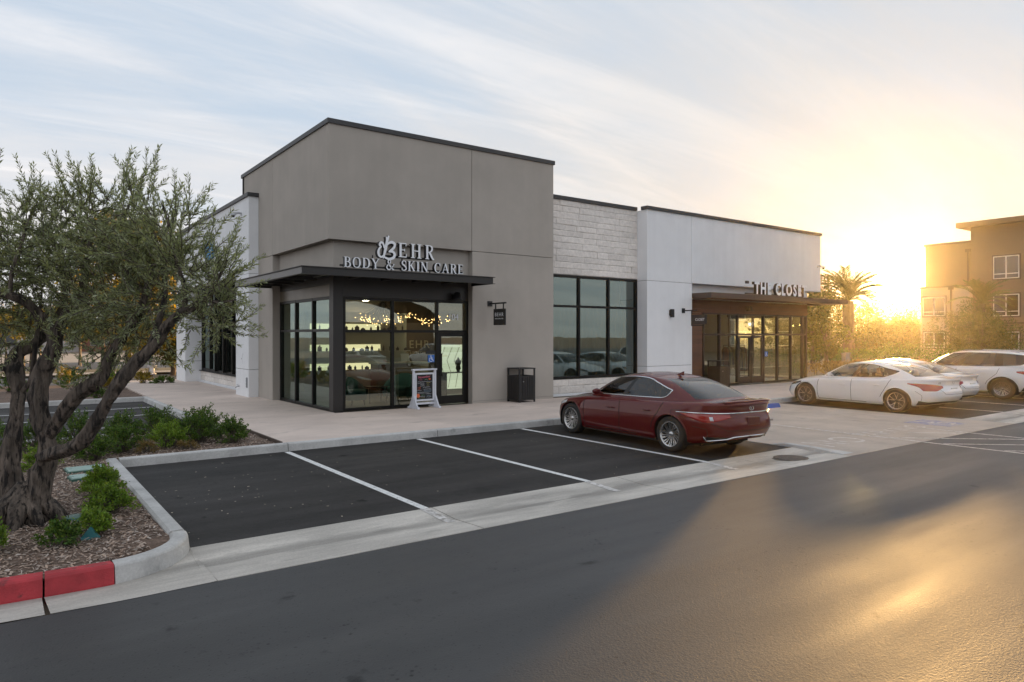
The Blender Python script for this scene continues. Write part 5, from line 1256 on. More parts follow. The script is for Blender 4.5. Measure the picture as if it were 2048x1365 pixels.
def chandelier(x, y, z, rx, n, label):
    t = thing('chandelier', label, 'chandelier', (x, y, z), 0, 'string light chandeliers'); m = MB(); w = MB()
    for i in range(n):
        a = random.uniform(0, 6.28); r = rx * random.uniform(.35, 1) ; zz = -.30 * (1 - (r / rx) ** 2) - random.uniform(0, .22); p = Vector((r * math.cos(a), r * math.sin(a), zz))
        m.lathe([(0, .013), (.013, 0), (0, -.013)], p, n=5); w.tube([p, p * .5 + Vector((0, 0, .12)), (0, 0, .35)], .003, 3, cap=False)
    tag(m.build('bulbs', WARM, t), kind='stuff'); w.build('wires', BLACKM, t); MB().lathe([(0, .4), (.1, .4), (.1, .35), (0, .34)], n=12).build('canopy_plate', BLACKM, t)
pA = at_y(765, 640, 3.6); chandelier(pA.x, pA.y, pA.z + .25, .85, 75, 'branching chandelier of warm bulbs seen through the left salon pane')
pB = at_y(862, 640, 4.0); chandelier(pB.x, pB.y, pB.z + .25, .80, 60, 'branching chandelier of warm bulbs seen above the salon door')
for k, (x, y) in enumerate(((2.0, 2.2), (5.2, 4.8), (8.2, 3.2), (3.6, 6.0))):
    o = MB().lathe([(0, 0), (.09, 0), (.11, -.01)], n=14).build('ceiling_downlight', DOWN, loc=(x, y, 3.29)); tag(o, ('round ceiling downlight nearest the salon corner post', 'round ceiling downlight before the brown salon wall', 'round ceiling downlight behind the curtained bay', 'round ceiling downlight over the lit shelves')[k], 'light', 'salon ceiling downlights')
TEAL = mat('teal_fabric', (.06, .20, .20), .8, var=.1)
def armchair(x, y, rz, label):
    t = thing('armchair', label, 'armchair', (x, y, FL), rz, 'teal salon armchairs'); m = MB(); rows = []
    for i in range(15):
        a = R(-20 + 220 * i / 14); hh = .42 + .38 * max(0, math.sin(R(220 * i / 14 - 20))) ** .7
        rows.append([(.42 * math.cos(a), .42 * math.sin(a), .12), (.47 * math.cos(a), .47 * math.sin(a), .3), (.48 * math.cos(a), .48 * math.sin(a), hh), (.40 * math.cos(a), .40 * math.sin(a), hh), (.36 * math.cos(a), .36 * math.sin(a), .3)])
    m.grid(rows); m.build('shell', TEAL, t, smooth=True); MB().lathe([(0, .42), (.34, .42), (.38, .38), (.38, .15), (0, .14)], n=20).build('seat', TEAL, t, smooth=True)
    for a in (45, 135, 225, 315): MB().tube([(.3 * math.cos(R(a)), .3 * math.sin(R(a)), .15), (.34 * math.cos(R(a)), .34 * math.sin(R(a)), 0)], [.02, .012], 6).build('leg', BLACKM, t)
armchair(1.15, 1.5, R(20), 'round teal armchair behind the left salon pane'); armchair(2.75, 1.9, R(-60), 'round teal armchair behind the chalkboard stand')
t = thing('side_table', 'low dark metal table between the teal armchairs', 'table', (1.95, 1.7, FL)); MB().box(-.28, -.2, .44, .28, .2, .47).build('top', DKB, t)
for x in (-.26, .26):
    for y in (-.18, .18): MB().box(x - .012, y - .012, 0, x + .012, y + .012, .44).build('leg', DKB, t)
t = thing('reception_counter', 'brown reception counter inside the salon', 'counter', (3.9, 4.0, FL)); MB().box(-.9, -.3, 0, .9, .3, 1.0).build('body', mat('counter_brown', (.22, .14, .07), .5), t); MB().box(-.95, -.35, 1.0, .95, .35, 1.05).build('top', SW, t); MB().obox((.2, 0, 1.2), (.3, .02, .26), 0, R(-15)).build('menu_card', SIGNW, t)
wl = thing('wall_logo', 'pale BEHR lettering on the brown wall inside the salon', 'sign', (0, 6.38, 0)); q = at_y(822, 686, 6.38); GOLD = mat('pale_gold', (.62, .50, .30), .5)
text_mesh('lettering', 'EHR', .42, .02, GOLD, wl, Matrix.Translation((q.x + .35, 0, q.z - .2)) @ FRONT, spacing=1.25); text_mesh('lettering', 'BODY & SKIN CARE', .13, .02, GOLD, wl, Matrix.Translation((q.x + .12, 0, q.z - .42)) @ FRONT); text_mesh('initial', 'B', .75, .02, GOLD, wl, Matrix.Translation((q.x - .42, 0, q.z - .2)) @ FRONT)
t = thing('backlit_panel', 'glowing pale green panel printed with branches behind the salon door', 'panel', (5.6, 3.2, FL)); MB().box(-.75, 0, .15, .75, .05, 1.62).build('screen', BACKLIT, t); MB().box(-.8, -.02, .0, .8, .06, .14).build('base', SW, t)
bm_ = MB(); 
for k in range(5): 
    x = -.6 + k * .28; bm_.tube([(x, -.008, .2), (x + .1, -.008, .7), (x - .05, -.008, 1.1), (x + .15, -.008, 1.55)], .009, 4)
bm_.build('branch_print', mat('branch_brown', (.25, .16, .06), .8), t)
t = thing('console_table', 'thin dark console table with a small bust behind the salon door', 'table', (5.0, 2.2, FL)); MB().box(-.5, -.16, .74, .5, .16, .77).build('top', DKB, t)
for x in (-.47, .47): MB().box(x - .015, -.15, 0, x + .015, .15, .74).build('leg', DKB, t)
t2 = thing('bust', 'grey torso figurine on the console table behind the salon door', 'figurine', (5.05, 2.2, FL + .77)); MB().lathe([(0, 0), (.06, 0), (.05, .03), (.085, .12), (.06, .2), (.10, .3), (.09, .36), (.035, .40), (.03, .45), (0, .46)], n=16).build('torso', mat('bust_grey', (.2, .2, .19), .6), t2, smooth=True)
# curtains behind the stone bay window
cur = MB(); rows = [[], []]
for i in range(221):
    x = 7.05 + 4.05 * i / 220; y = SY + .42 + .055 * math.sin(i * .62 + 1.2 * math.sin(i * .05)); rows[0].append((x, y, .45)); rows[1].append((x, y, 3.05))
tag(cur.grid(rows).build('curtain', mat('sheer_curtain', (.42, .44, .36), .9, trans=.45), smooth=True), 'pleated pale curtain behind the stone bay window', 'curtain')
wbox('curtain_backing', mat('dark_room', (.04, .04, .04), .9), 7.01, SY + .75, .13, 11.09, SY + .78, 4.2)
# closet interior: racks and a pendant
CLO = [(.25, .10, .06), (.08, .09, .11), (.30, .26, .2), (.05, .05, .05), (.22, .16, .06), (.34, .30, .27)]
for r, (x, y, lb) in enumerate(((15.2, 2.2, 'clothes rail full of garments in the left closet window'), (19.6, 2.4, 'clothes rail full of garments in the right closet window'), (17.6, 4.5, 'clothes rail deep inside the closet shop'))):
    t = thing('clothes_rail', lb, 'clothes rail', (x, y, FL), 0, 'clothes rails in the closet shop')
    for s_ in (-.75, .75): MB().tube([(s_, 0, 0), (s_, 0, 1.5)], .015, 6).build('upright', BLACKM, t)
    MB().tube([(-.75, 0, 1.5), (.75, 0, 1.5)], .015, 6).build('rail', BLACKM, t)
    for k in range(13):
        xx = -.65 + k * .108; h = random.uniform(.75, 1.1); tp = 1.42
        gm = MB().prism([(-.21, -h), (.21, -h), (.17, -.12), (.06, 0), (-.06, 0), (-.17, -.12)], -.03, .03).xf(Matrix.Translation((xx, 0, tp)) @ Matrix.Rotation(R(90 + random.uniform(-12, 12)), 4, 'Z') @ Matrix.Rotation(R(90), 4, 'X'))
        o = gm.build('garment', mat('cloth_%d' % (k % 6), CLO[k % 6], .9), loc=(x, y, FL)); tag(o, 'hanging garment on the ' + lb.replace('clothes rail full of garments in the ', '').replace('clothes rail deep inside the closet shop', 'deep inner') + ' rail', 'garment', 'garments on rail %d' % (r + 1))
for k, (x, y) in enumerate(((16.2, 1.8), (17.9, 3.0), (19.6, 1.6))):
    t = thing('pendant_lamp', ('pendant bulb nearest the brown siding inside the closet', 'pendant bulb behind the closet double doors', 'pendant bulb in the right closet panes')[k], 'lamp', (x, y, 2.55), 0, 'closet pendant bulbs')
    MB().lathe([(0, -.05), (.04, -.03), (.05, 0), (.03, .05), (0, .06)], n=12).build('bulb', emitter('pendant_bulb', (1, .75, .4), 12, False), t, smooth=True); MB().tube([(0, 0, .06), (0, 0, .75)], .006, 4).build('cord', BLACKM, t)
for k, (x, y) in enumerate(((15.5, 3.2), (19.2, 4.2))):
    o = MB().lathe([(0, 0), (.10, 0), (.12, -.01)], n=14).build('ceiling_downlight', emitter('closet_downlight', (1, .85, .62), 18), loc=(x, y, 3.29)); tag(o, ('round ceiling downlight over the left closet rail', 'round ceiling downlight over the right closet rail')[k], 'light', 'closet ceiling downlights')

# ------------------------------------------------------------------ vegetation
def leaf_mesh(name, pos, dirs, length, width, mat_, parent, droop=0.0, label=None, cat=None):
    """one small folded leaf per row of pos / dirs"""
    n = len(pos); d = dirs / np.maximum(1e-6, np.linalg.norm(dirs, axis=1, keepdims=True))
    r = rng.normal(size=(n, 3)); s = np.cross(d, r); s /= np.maximum(1e-6, np.linalg.norm(s, axis=1, keepdims=True))
    L_ = length * rng.uniform(.65, 1.25, (n, 1)); W_ = width * rng.uniform(.7, 1.25, (n, 1)); u = np.cross(s, d)
    base = pos; tip = pos + d * L_; mid = pos + d * L_ * .5 + u * L_ * .06
    tip[:, 2] -= droop * L_[:, 0]
    V = np.empty((n, 4, 3)); V[:, 0] = base; V[:, 1] = mid + s * W_ / 2; V[:, 2] = tip; V[:, 3] = mid - s * W_ / 2
    me = bpy.data.meshes.new(name); me.vertices.add(n * 4); me.vertices.foreach_set('co', V.reshape(-1))
    me.loops.add(n * 4); me.loops.foreach_set('vertex_index', np.arange(n * 4, dtype=np.int32)); me.polygons.add(n)
    me.polygons.foreach_set('loop_start', np.arange(0, n * 4, 4, dtype=np.int32)); me.update(calc_edges=True); me.validate()
    me.materials.append(mat_); o = link(bpy.data.objects.new(name, me)); o.parent = parent; return tag(o, label, cat, kind='stuff')
def leafm(name, col, hue, isl=.45, tr=.35, rough=.5): return mat(name, col, rough, island=isl, hue=hue, trans=tr, spec=.35)
OLIVE = leafm('olive_leaves', (.235, .275, .155), (.46, .50, .36), .5, .38)
BOX = leafm('shrub_leaves', (.052, .115, .02), (.18, .25, .045), .55, .35); BOXB = leafm('young_shrub_leaves', (.13, .23, .032), (.27, .36, .06), .45, .4)
GOLDL = leafm('golden_leaves', (.22, .18, .03), (.42, .30, .03), .5, .5); GREEN = leafm('street_tree_leaves', (.055, .075, .02), (.14, .13, .03), .5, .45); DRYL = leafm('dry_leaves', (.20, .14, .055), (.32, .24, .1), .5, .3)
PALML = leafm('palm_leaves', (.07, .085, .025), (.13, .13, .04), .4, .4)
BARK = mat('olive_bark', (.12, .095, .076), .92, var=.65, vscale=16, bump=6, bscale=24, stretch=(1, 1, .22), big=.4, bigscale=3, wear=((.018, .014, .012), 21, .50, .60)); BARK2 = mat('grey_bark', (.12, .09, .065), .95, var=.35, vscale=8, bump=2, bscale=12, stretch=(1, 1, .3)); TWIG = mat('twig_bark', (.11, .09, .07), .9)
from mathutils import noise as NZ
def limb(m, pts, rads, n=14, sub=6, rough=.14, seed=0):
    """gnarled limb: splined path with lumpy radius"""
    P = [Vector(p) for p in pts]; out = []; rr = []
    for i in range(len(P) - 1):
        p0 = P[max(i - 1, 0)]; p1 = P[i]; p2 = P[i + 1]; p3 = P[min(i + 2, len(P) - 1)]
        for k in range(sub):
            t = k / sub; out.append(.5 * ((2 * p1) + (p2 - p0) * t + (2 * p0 - 5 * p1 + 4 * p2 - p3) * t * t + (3 * p1 - p0 - 3 * p2 + p3) * t ** 3)); rr.append(rads[i] + (rads[i + 1] - rads[i]) * t)
    out.append(P[-1]); rr.append(rads[-1]); s0 = len(m.v); m.tube(out, rr, n)
    for i in range(len(out)):
        for j in range(n):
            v = Vector(m.v[s0 + i * n + j]); c = out[i]; d = v - c; a = 2 * math.pi * j / n
            k = 1 + rough * (NZ.noise(v * 3.1 + Vector((seed, 0, 0))) * 1.3 + NZ.noise(v * 9 + Vector((0, seed, 0))) * .8 + NZ.noise(Vector((v.x * 30, v.y * 30, v.z * 7))) * .75 + .45 * math.cos(a * 5 + i * .12 + seed))
            m.v[s0 + i * n + j] = tuple(c + d * k)
    return out
# ---- the olive tree
TD = 7.35
ol = thing('olive_tree', 'gnarled multi-trunk olive tree in the bark bed at left', 'tree', (-6.55, -7.85, .1)); OB = Vector((-6.55, -7.85, .1))
tm = MB()
def tp(px, py, dd=0.0): return at_d(px, py, TD + dd) - OB
K = TD / 1394
limbs = [
 ([(25, 1062, .15), (20, 985, .1), (22, 905, .1), (30, 840, .15), (36, 785, .2), (30, 742, .25), (34, 708, .3), (68, 690, .35), (100, 655, .4), (130, 600, .5), (120, 540, .6)], [62, 40, 27, 21, 19, 24, 18, 15, 13, 9, 5]),
 ([(62, 1062, -.05), (78, 975, -.05), (94, 905, -.05), (86, 850, 0), (76, 800, 0), (84, 745, .05), (106, 705, .05), (114, 672, .05), (130, 636, .1), (160, 590, .15), (175, 520, .2), (190, 440, .3)], [58, 34, 26, 27, 25, 24, 22, 19, 14, 11, 8, 4]),
 ([(112, 680, .05), (85, 640, 0), (55, 607, -.1), (20, 592, -.2), (-30, 575, -.3)], [18, 15, 13, 12, 9]),
 ([(92, 880, -.02), (118, 838, -.1), (155, 790, -.15), (200, 758, -.2), (220, 715, -.2), (246, 672, -.2), (272, 640, -.2), (290, 590, -.2), (300, 530, -.1)], [20, 20, 20, 18, 15, 14, 13, 9, 5]),
 ([(80, 915, -.1), (115, 905, -.25), (160, 888, -.4), (188, 850, -.45), (222, 792, -.5), (270, 728, -.5), (312, 688, -.5), (332, 655, -.5), (365, 628, -.5), (412, 600, -.5)], [22, 21, 19, 18, 17, 17, 16, 14, 12, 9]),
 ([(300, 690, -.5), (318, 640, -.4), (330, 580, -.3), (318, 500, -.2), (290, 420, -.1)], [11, 9, 7, 5, 3]), ([(360, 630, -.5), (372, 590, -.45), (352, 520, -.5), (340, 460, -.5), (325, 410, -.5)], [9, 7, 5, 4, 2]),
 ([(36, 790, .2), (62, 760, .2), (70, 700, .2), (78, 640, .3), (84, 580, .3)], [9, 8, 7, 5, 3]), ([(180, 520, .2), (215, 470, .1), (250, 430, .1), (268, 380, .1)], [6, 5, 4, 2]), ([(20, 592, -.2), (25, 540, -.2), (45, 480, -.1), (60, 430, 0)], [8, 6, 4, 2]),
 ([(290, 590, -.2), (250, 540, -.1), (220, 500, 0), (215, 450, 0)], [6, 5, 4, 2]), ([(412, 600, -.5), (436, 560, -.55), (455, 520, -.6)], [6, 4, 2]), ([(412, 600, -.5), (440, 605, -.6), (470, 600, -.7)], [5, 4, 2]), ([(30, 745, .2), (0, 735, .2), (-30, 720, .2)], [9, 8, 6])]
for q, (pts, rad) in enumerate(limbs): limb(tm, [tp(*p) for p in pts], [r * K * (.66 if k_ else .52) for k_, r in enumerate(rad)], seed=q * 3.7, rough=.2 if q < 5 else .1, n=28, sub=16)
# root flare
for k, (dx, dy, r) in enumerate(((.42, -.20, .11), (.18, -.34, .10), (-.1, -.36, .12), (.46, .12, .09), (-.35, -.18, .12), (-.2, .35, .12))): limb(tm, [(.04, 0, .34), (dx * .45, dy * .45, .17), (dx * .68, dy * .68, .06), (dx * .9, dy * .9, -.06)], [r * .95, r * .82, r * .62, r * .3], n=12, seed=k + 40, rough=.2)
tm.build('trunk', BARK, ol, smooth=True)
clusters = [(-40, 520, .62, .3), (30, 470, .55, .2), (60, 560, .6, .2), (110, 470, .52, .3), (150, 540, .6, .1), (190, 430, .48, .2), (255, 420, .42, .1), (262, 500, .55, -.1), (330, 460, .45, -.3), (345, 540, .52, -.4), (235, 590, .55, -.1), (305, 610, .48, -.3), (400, 560, .42, -.5), (440, 570, .36, -.6), (410, 640, .34, -.5), (440, 650, .26, -.55), (150, 620, .45, 0), (60, 650, .45, .3), (215, 690, .34, -.1), (-20, 620, .5, .2), (275, 670, .30, -.2), (425, 610, .28, -.55), (200, 740, .22, -.2), (150, 690, .28, 0), (235, 640, .36, -.2), (330, 570, .5, 0), (200, 500, .55, .5), (40, 520, .55, .5), (10, 690, .38, .4), (170, 460, .5, .4), (250, 545, .55, .4), (90, 600, .55, .6), (320, 530, .5, .2)]
tw = MB(); lp = []; ld = []
def twig(p, d, L_, n=7, up=.25):
    pts = [p.copy()]; q = p.copy(); d = d.normalized()
    for i in range(n):
        d = (d + Vector((random.gauss(0, .14), random.gauss(0, .14), random.gauss(0, .10) + up * .12))).normalized(); q = q + d * (L_ / n); pts.append(q.copy())
    tw.tube(pts, [.0055 * (1 - i / (n + 1)) + .001 for i in range(n + 1)], 3, cap=False)
    step = .019; acc = 0
    for i in range(n):
        a = pts[i]; b_ = pts[i + 1]; ax = (b_ - a).normalized(); s = 0; seg = (b_ - a).length
        while s < seg:
            u = (i * seg + s) / L_
            if u > .10:
                r = Vector((random.gauss(0, 1), random.gauss(0, 1), random.gauss(0, 1))); r = (r - ax * r.dot(ax)).normalized()
                for sg_ in (1, -1): lp.append(a + ax * s); ld.append(ax * 1.0 + r * sg_ * .85 + Vector((0, 0, .12)))
            s += step * random.uniform(.8, 1.4)
random.seed(21)
for px, py, r, dd in clusters:
    c = tp(px, py, dd)
    for _ in range(int(42 * (r / .5) ** 2)):
        v = Vector((random.gauss(0, 1), random.gauss(0, 1), random.gauss(0, 1))).normalized(); o = c + v * r * random.uniform(.05, .75)
        out = (v + Vector((0, 0, .28)) + Vector((random.gauss(0, .55), random.gauss(0, .55), random.gauss(0, .45)))).normalized()
        twig(o, out, random.uniform(.28, .62) * (r / .5) ** .5)
# long shoots breaking the outline
for px, py, dd, L_, lean in ((255, 385, .1, .55, .02), (275, 375, .1, .5, .1), (265, 390, .15, .6, -.02), (300, 400, 0, .5, .25), (345, 440, -.3, .5, .1), (360, 450, -.4, .55, .3), (375, 460, -.5, .5, .5), (130, 430, .2, .45, 0), (45, 440, .2, .5, -.05), (85, 450, .2, .4, .05), (110, 445, .2, .4, .0), (180, 420, .2, .4, -.2), (220, 400, .2, .4, -.2), (435, 560, -.6, .45, .7), (445, 580, -.65, .40, 1.0), (430, 540, -.6, .42, .6), (440, 640, -.6, .35, .5), (440, 610, -.6, .36, .9), (410, 500, -.5, .5, .6), (420, 520, -.5, .5, .8), (5, 450, .2, .5, -.2), (-20, 480, .1, .5, -.2), (160, 790, -.2, .3, .4), (225, 745, -.2, .3, .6), (235, 735, -.2, .3, .3)):
    for _ in range(2): twig(tp(px + random.uniform(-8, 8), py + random.uniform(-8, 8), dd), RGT * lean + Vector((0, 0, .9)) + Vector((random.gauss(0, .15), random.gauss(0, .15), 0)), L_ * random.uniform(.8, 1.1), up=.5)
tag(tw.build('twigs', TWIG, ol), kind='stuff')
leaf_mesh('leaves', np.array([tuple(p) for p in lp]), np.array([tuple(p) for p in ld]), .056, .0125, OLIVE, ol)

# ---- shrubs in the beds
def shrub(x, y, r, h, n, label, leaf=BOX, z=.1, ln=.038, wd=.019, name='shrub', group='clipped evergreen shrubs in the beds', cat='shrub'):
    t = thing(name, label, cat, (x, y, z), 0, group); st_ = MB(); P = []; D = []
    ns = max(14, int(n / 46))
    for k in range(ns):
        a = random.uniform(0, 6.28); el = random.uniform(.15, 1.45); v = Vector((math.cos(a) * math.cos(el) * r, math.sin(a) * math.cos(el) * r, math.sin(el) * h)) * random.uniform(.70, 1.08) * (1 + .18 * NZ.noise(Vector((a * 1.3 + x, el * 2, y))))
        b0 = Vector((random.gauss(0, .05), random.gauss(0, .05), 0)); mid = b0.lerp(v, .55) + Vector((random.gauss(0, .03), random.gauss(0, .03), .03)); st_.tube([b0, mid, v], [.007, .005, .002], 3, cap=False)
        m_ = n // ns
        for i in range(m_):
            u = random.uniform(.35, 1.0) ** .6; p = b0.lerp(mid, u / .55) if u < .55 else mid.lerp(v, (u - .55) / .45)
            P.append(tuple(p + Vector((random.gauss(0, .018), random.gauss(0, .018), random.gauss(0, .018))))); d = (v - mid).normalized() + Vector((random.gauss(0, .7), random.gauss(0, .7), random.gauss(0, .6) + .25)); D.append(tuple(d))
    st_.build('stems', TWIG, t); leaf_mesh('foliage', np.array(P), np.array(D), ln, wd, leaf, t); return t
random.seed(33)
S_ = [(-3.35, -3.55, .36, .50, 3000, 'dark green shrub at the right tip of the bed beside the sidewalk', BOX), (-3.85, -3.2, .42, .62, 3600, 'full green shrub second from the sidewalk tip of the bed', BOX), (-4.35, -3.45, .40, .52, 3200, 'bright tipped shrub third along the kerbed bed edge', BOXB), (-3.6, -2.3, .48, .66, 3600, 'tall green shrub at the back of the bed near the paving', BOX), (-4.35, -2.2, .48, .70, 3600, 'tallest green shrub in the row behind the near stalls', BOX), (-5.1, -3.45, .42, .50, 3200, 'low green shrub where the bed meets the leaning limb', BOX),
      (-4.9, -1.75, .42, .55, 2400, 'green shrub against the side lot kerb, under the leaning limb', BOX), (-5.55, -4.0, .33, .42, 2400, 'dark low shrub under the elbow of the leaning limb', BOX), (-5.6, -1.9, .42, .62, 2600, 'rounded green shrub framed between the two right olive limbs', BOX), (-6.25, -2.6, .44, .60, 2600, 'green shrub framed between the left and middle olive trunks', BOX), (-6.75, -2.3, .46, .62, 2600, 'green shrub at the left picture edge behind the olive', BOX), (-6.3, -4.6, .30, .36, 1500, 'yellow green clump seen in the fork between olive trunks', BOXB),
      (-5.76, -6.95, .27, .40, 2600, 'bright green shrub beside the pale valve covers', BOXB), (-5.78, -7.95, .24, .34, 2400, 'bright green shrub below the valve cover shrub, near the kerb', BOXB), (-5.98, -8.75, .17, .26, 1500, 'yellowish small shrub next to the teal marker', BOXB), (-6.28, -9.0, .17, .24, 1500, 'small green shrub below the round lid', BOX), (-6.86, -9.0, .20, .34, 2000, 'bushy green shrub at the left edge in front of the trunk', BOXB)]
for x, y, r, h, n, lb, lf in S_: shrub(x, y, r * 1.1, h * .9, int(n * 1.15), lb, lf)
shrub(-4.75, -3.75, .20, .22, 700, 'pale dry clump in front of the low green shrubs', DRYL, ln=.05, wd=.01); shrub(-4.15, -3.85, .18, .18, 600, 'straw coloured dry clump at the kerb edge of the bed', DRYL, ln=.05, wd=.01)
# far bed by the street
for k, (px, py, r, h, lf, lb) in enumerate(((150, 785, .62, .85, BOX, 'olive green mound beside the far kerb of the side lot'), (130, 770, .55, .8, GOLDL, 'golden topped shrub in the far bed behind the trunks'), (232, 778, .50, .95, BOXB, 'upright bright green shrub by the far end of the sidewalk'), (212, 785, .35, .6, GOLDL, 'yellow shrub left of the upright bright green one'), (192, 798, .36, .5, BOX, 'dark little shrub at the far kerb'), (286, 768, .42, .55, GOLDL, 'golden tuft at the street end of the sidewalk'), (326, 768, .5, .30, BOX, 'low spreading plant near the white pier'), (20, 785, .6, .7, BOX, 'grey green mound at the left edge of the far bed'), (60, 795, .45, .5, BOX, 'green mound left of the far bed middle'))):
    g_ = gnd(px, py, .1); shrub(g_.x, g_.y, r, h, 1500, lb, lf, ln=.06, wd=.03, group='shrubs in the far bed')
# irrigation lids
PG = mat('pale_green_plastic', (.30, .42, .37), .55, var=.1, vscale=10); DG = mat('dark_green_plastic', (.05, .13, .10), .5); TM = mat('teal_plastic', (.06, .22, .24), .5)
def lid(px0, py0, px1, py1, w, label):
    a = gnd(px0, py0, .12); c = gnd(px1, py1, .12); d = (c - a); L_ = d.length; rz = math.atan2(d.y, d.x); m_ = (a + c) / 2
    t = thing('valve_cover', label, 'valve cover', (m_.x, m_.y, .12), rz, 'irrigation valve covers'); MB().box(-L_ / 2, -w / 2, -.05, L_ / 2, w / 2, .02).build('lid', PG, t, bevel=.012, seg=2); MB().box(-L_ / 2 - .015, -w / 2 - .015, -.06, L_ / 2 + .015, w / 2 + .015, .006).build('rim', DG, t)
    for s_ in (-1, 1): MB().box(s_ * L_ * .4 - .02, -.008, .019, s_ * L_ * .4 + .02, .008, .0225).build('slot', DG, t)
lid(133, 942, 208, 934, .36, 'long pale green valve cover farther from the road'); lid(141, 957, 176, 953, .30, 'short pale green valve cover nearer the road')
g_ = gnd(152, 1036, .11); t = thing('round_lid', 'round dark green irrigation lid beside the trunk', 'lid', (g_.x, g_.y, .11)); MB().lathe([(0, .025), (.10, .022), (.125, .012), (.13, -.03)], n=24).build('cover', DG, t, smooth=True); MB().box(-.03, -.008, .022, .03, .008, .03).build('slot', PG, t)
g_ = gnd(181, 1072, .11); t = thing('irrigation_marker', 'little teal triangular marker in the bark near the kerb', 'marker', (g_.x, g_.y, .10)); MB().prism([(-.075, 0), (.075, 0), (.0, .095)], -.02, .02).xf(Matrix.Rotation(R(-30), 4, 'Z') @ Matrix.Rotation(R(90), 4, 'X')).build('marker_body', TM, t); MB().box(-.08, -.03, -.03, .08, .03, .0).build('base', TM, t)

# ---- background trees
def far_tree(loc, h, cr, n, label, leaf, ch=None, tr=.12, name='street_tree', group=None, lz=.35, ln=.14, wd=.08, lean=0, seed=0, squash=1.0):
    rnd = random.Random(seed); t = thing(name, label, 'tree', loc, 0, group); m = MB(); base = h * lz; ch = ch or (h - base) / 2; c = Vector((lean, 0, h - ch))
    limb(m, [(0, 0, -.1), (.05, .03, base * .5), (lean * .3, 0, base), (lean * .7, 0, h - ch), (lean, 0, h - ch * .4)], [tr * 1.2, tr, tr * .85, tr * .5, tr * .15], n=8, sub=3, rough=.08, seed=seed)
    cl = []
    for k in range(16):
        a = rnd.uniform(0, 6.28); z = rnd.uniform(-.8, .85); rr = math.sqrt(1 - z * z) * rnd.uniform(.35, .85); p = c + Vector((math.cos(a) * rr * cr, math.sin(a) * rr * cr, z * ch)); cl.append((p, rnd.uniform(.28, .5) * cr))
        m.tube([(lean * .5, 0, base + (h - base) * .25), c.lerp(p, .5) - Vector((0, 0, ch * .2)), p], [tr * .35, tr * .2, .01], 5, cap=False)
    m.build('trunk', BARK2, t, smooth=True); P = []; D = []
    for i in range(n):
        p, r = cl[rnd.randrange(16)]; v = Vector((rnd.gauss(0, 1), rnd.gauss(0, 1), rnd.gauss(0, 1))).normalized() * r * rnd.uniform(.2, 1) ** .5; v.z *= squash
        P.append(tuple(p + v)); D.append((v.x + rnd.gauss(0, .3), v.y + rnd.gauss(0, .3), v.z + rnd.gauss(0, .4) - .1))
    leaf_mesh('crown', np.array(P), np.array(D), ln, wd, leaf, t); return t
# street side, left
def at_ground(px, D): p = at_d(px, 672, D); return (p.x, p.y, 0)
far_tree(at_ground(255, 40), 8.6, 3.0, 9000, 'tall golden leaved street tree rising behind the olive crown', GOLDL, seed=2, ln=.2, wd=.13, tr=.16, lz=.25)
far_tree(at_ground(300, 36), 5.0, 2.0, 6000, 'golden green street tree between the leaning limbs and the white wing', GOLDL, seed=3, ln=.16, wd=.10, tr=.10, lz=.22)
far_tree(at_ground(345, 37), 3.6, 1.5, 6000, 'dark drooping tree touching the white wing on the street side', GREEN, seed=5, ln=.15, wd=.08, lz=.15)
far_tree(at_ground(205, 44), 5.5, 2.0, 5000, 'green street tree seen through the olive middle', GREEN, seed=6, ln=.18, wd=.1)
for k, px in enumerate((60, 110, 158, 10)): far_tree(at_ground(px, 46 + k * 1.5), 4.2, 1.3, 2600, ('young golden staked tree between the two left olive trunks', 'young golden staked tree left of the middle trunk', 'young golden staked tree right of the middle trunk', 'young golden staked tree at the left picture edge')[k], GOLDL if k != 2 else GREEN, seed=20 + k, ln=.17, wd=.1, tr=.06, lz=.45, group='young staked street trees')
STK = mat('pale_stake', (.55, .38, .20), .8)
for k, px in enumerate((72, 80, 161, 372 - 8, 105, 48)):
    p = at_ground(px, 45 + (k % 3)); t = thing('tree_stake', ('pale wooden tree stake left of the pair by the far road', 'pale wooden tree stake right of the pair by the far road', 'tall pale tree stake standing alone under the olive crown', 'pale tree stake close to the white wing', 'pale tree stake behind the middle olive trunk', 'pale tree stake near the left olive trunk')[k], 'stake', p, 0, 'tree stakes along the far road'); MB().tube([(0, 0, 0), (0, 0, 2.2)], .05, 8).build('pole', STK, t); MB().tube([(0, 0, 1.7), (.2, .05, 1.75)], .02, 5).build('tie', TYRE, t)
hp = gnd(304, 750, .06); t = thing('fire_hydrant', 'white fire hydrant on the far pavement near the leaning limb', 'hydrant', (hp.x, hp.y, .06)); HW = mat('hydrant_white', (.62, .62, .66), .5)
MB().lathe([(0, .02), (.20, .02), (.20, .08), (.12, .09), (.12, .55), (.16, .56), (.16, .62), (.13, .64)], n=16).build('barrel', HW, t, smooth=True); MB().lathe([(.13, .64), (.11, .72), (.05, .80), (.04, .88), (0, .88)], n=16).build('bonnet', mat('hydrant_cap', (.18, .18, .22), .5), t, smooth=True); MB().tube([(-.22, 0, .42), (.22, 0, .42)], .07, 10).build('outlet', HW, t, smooth=True)
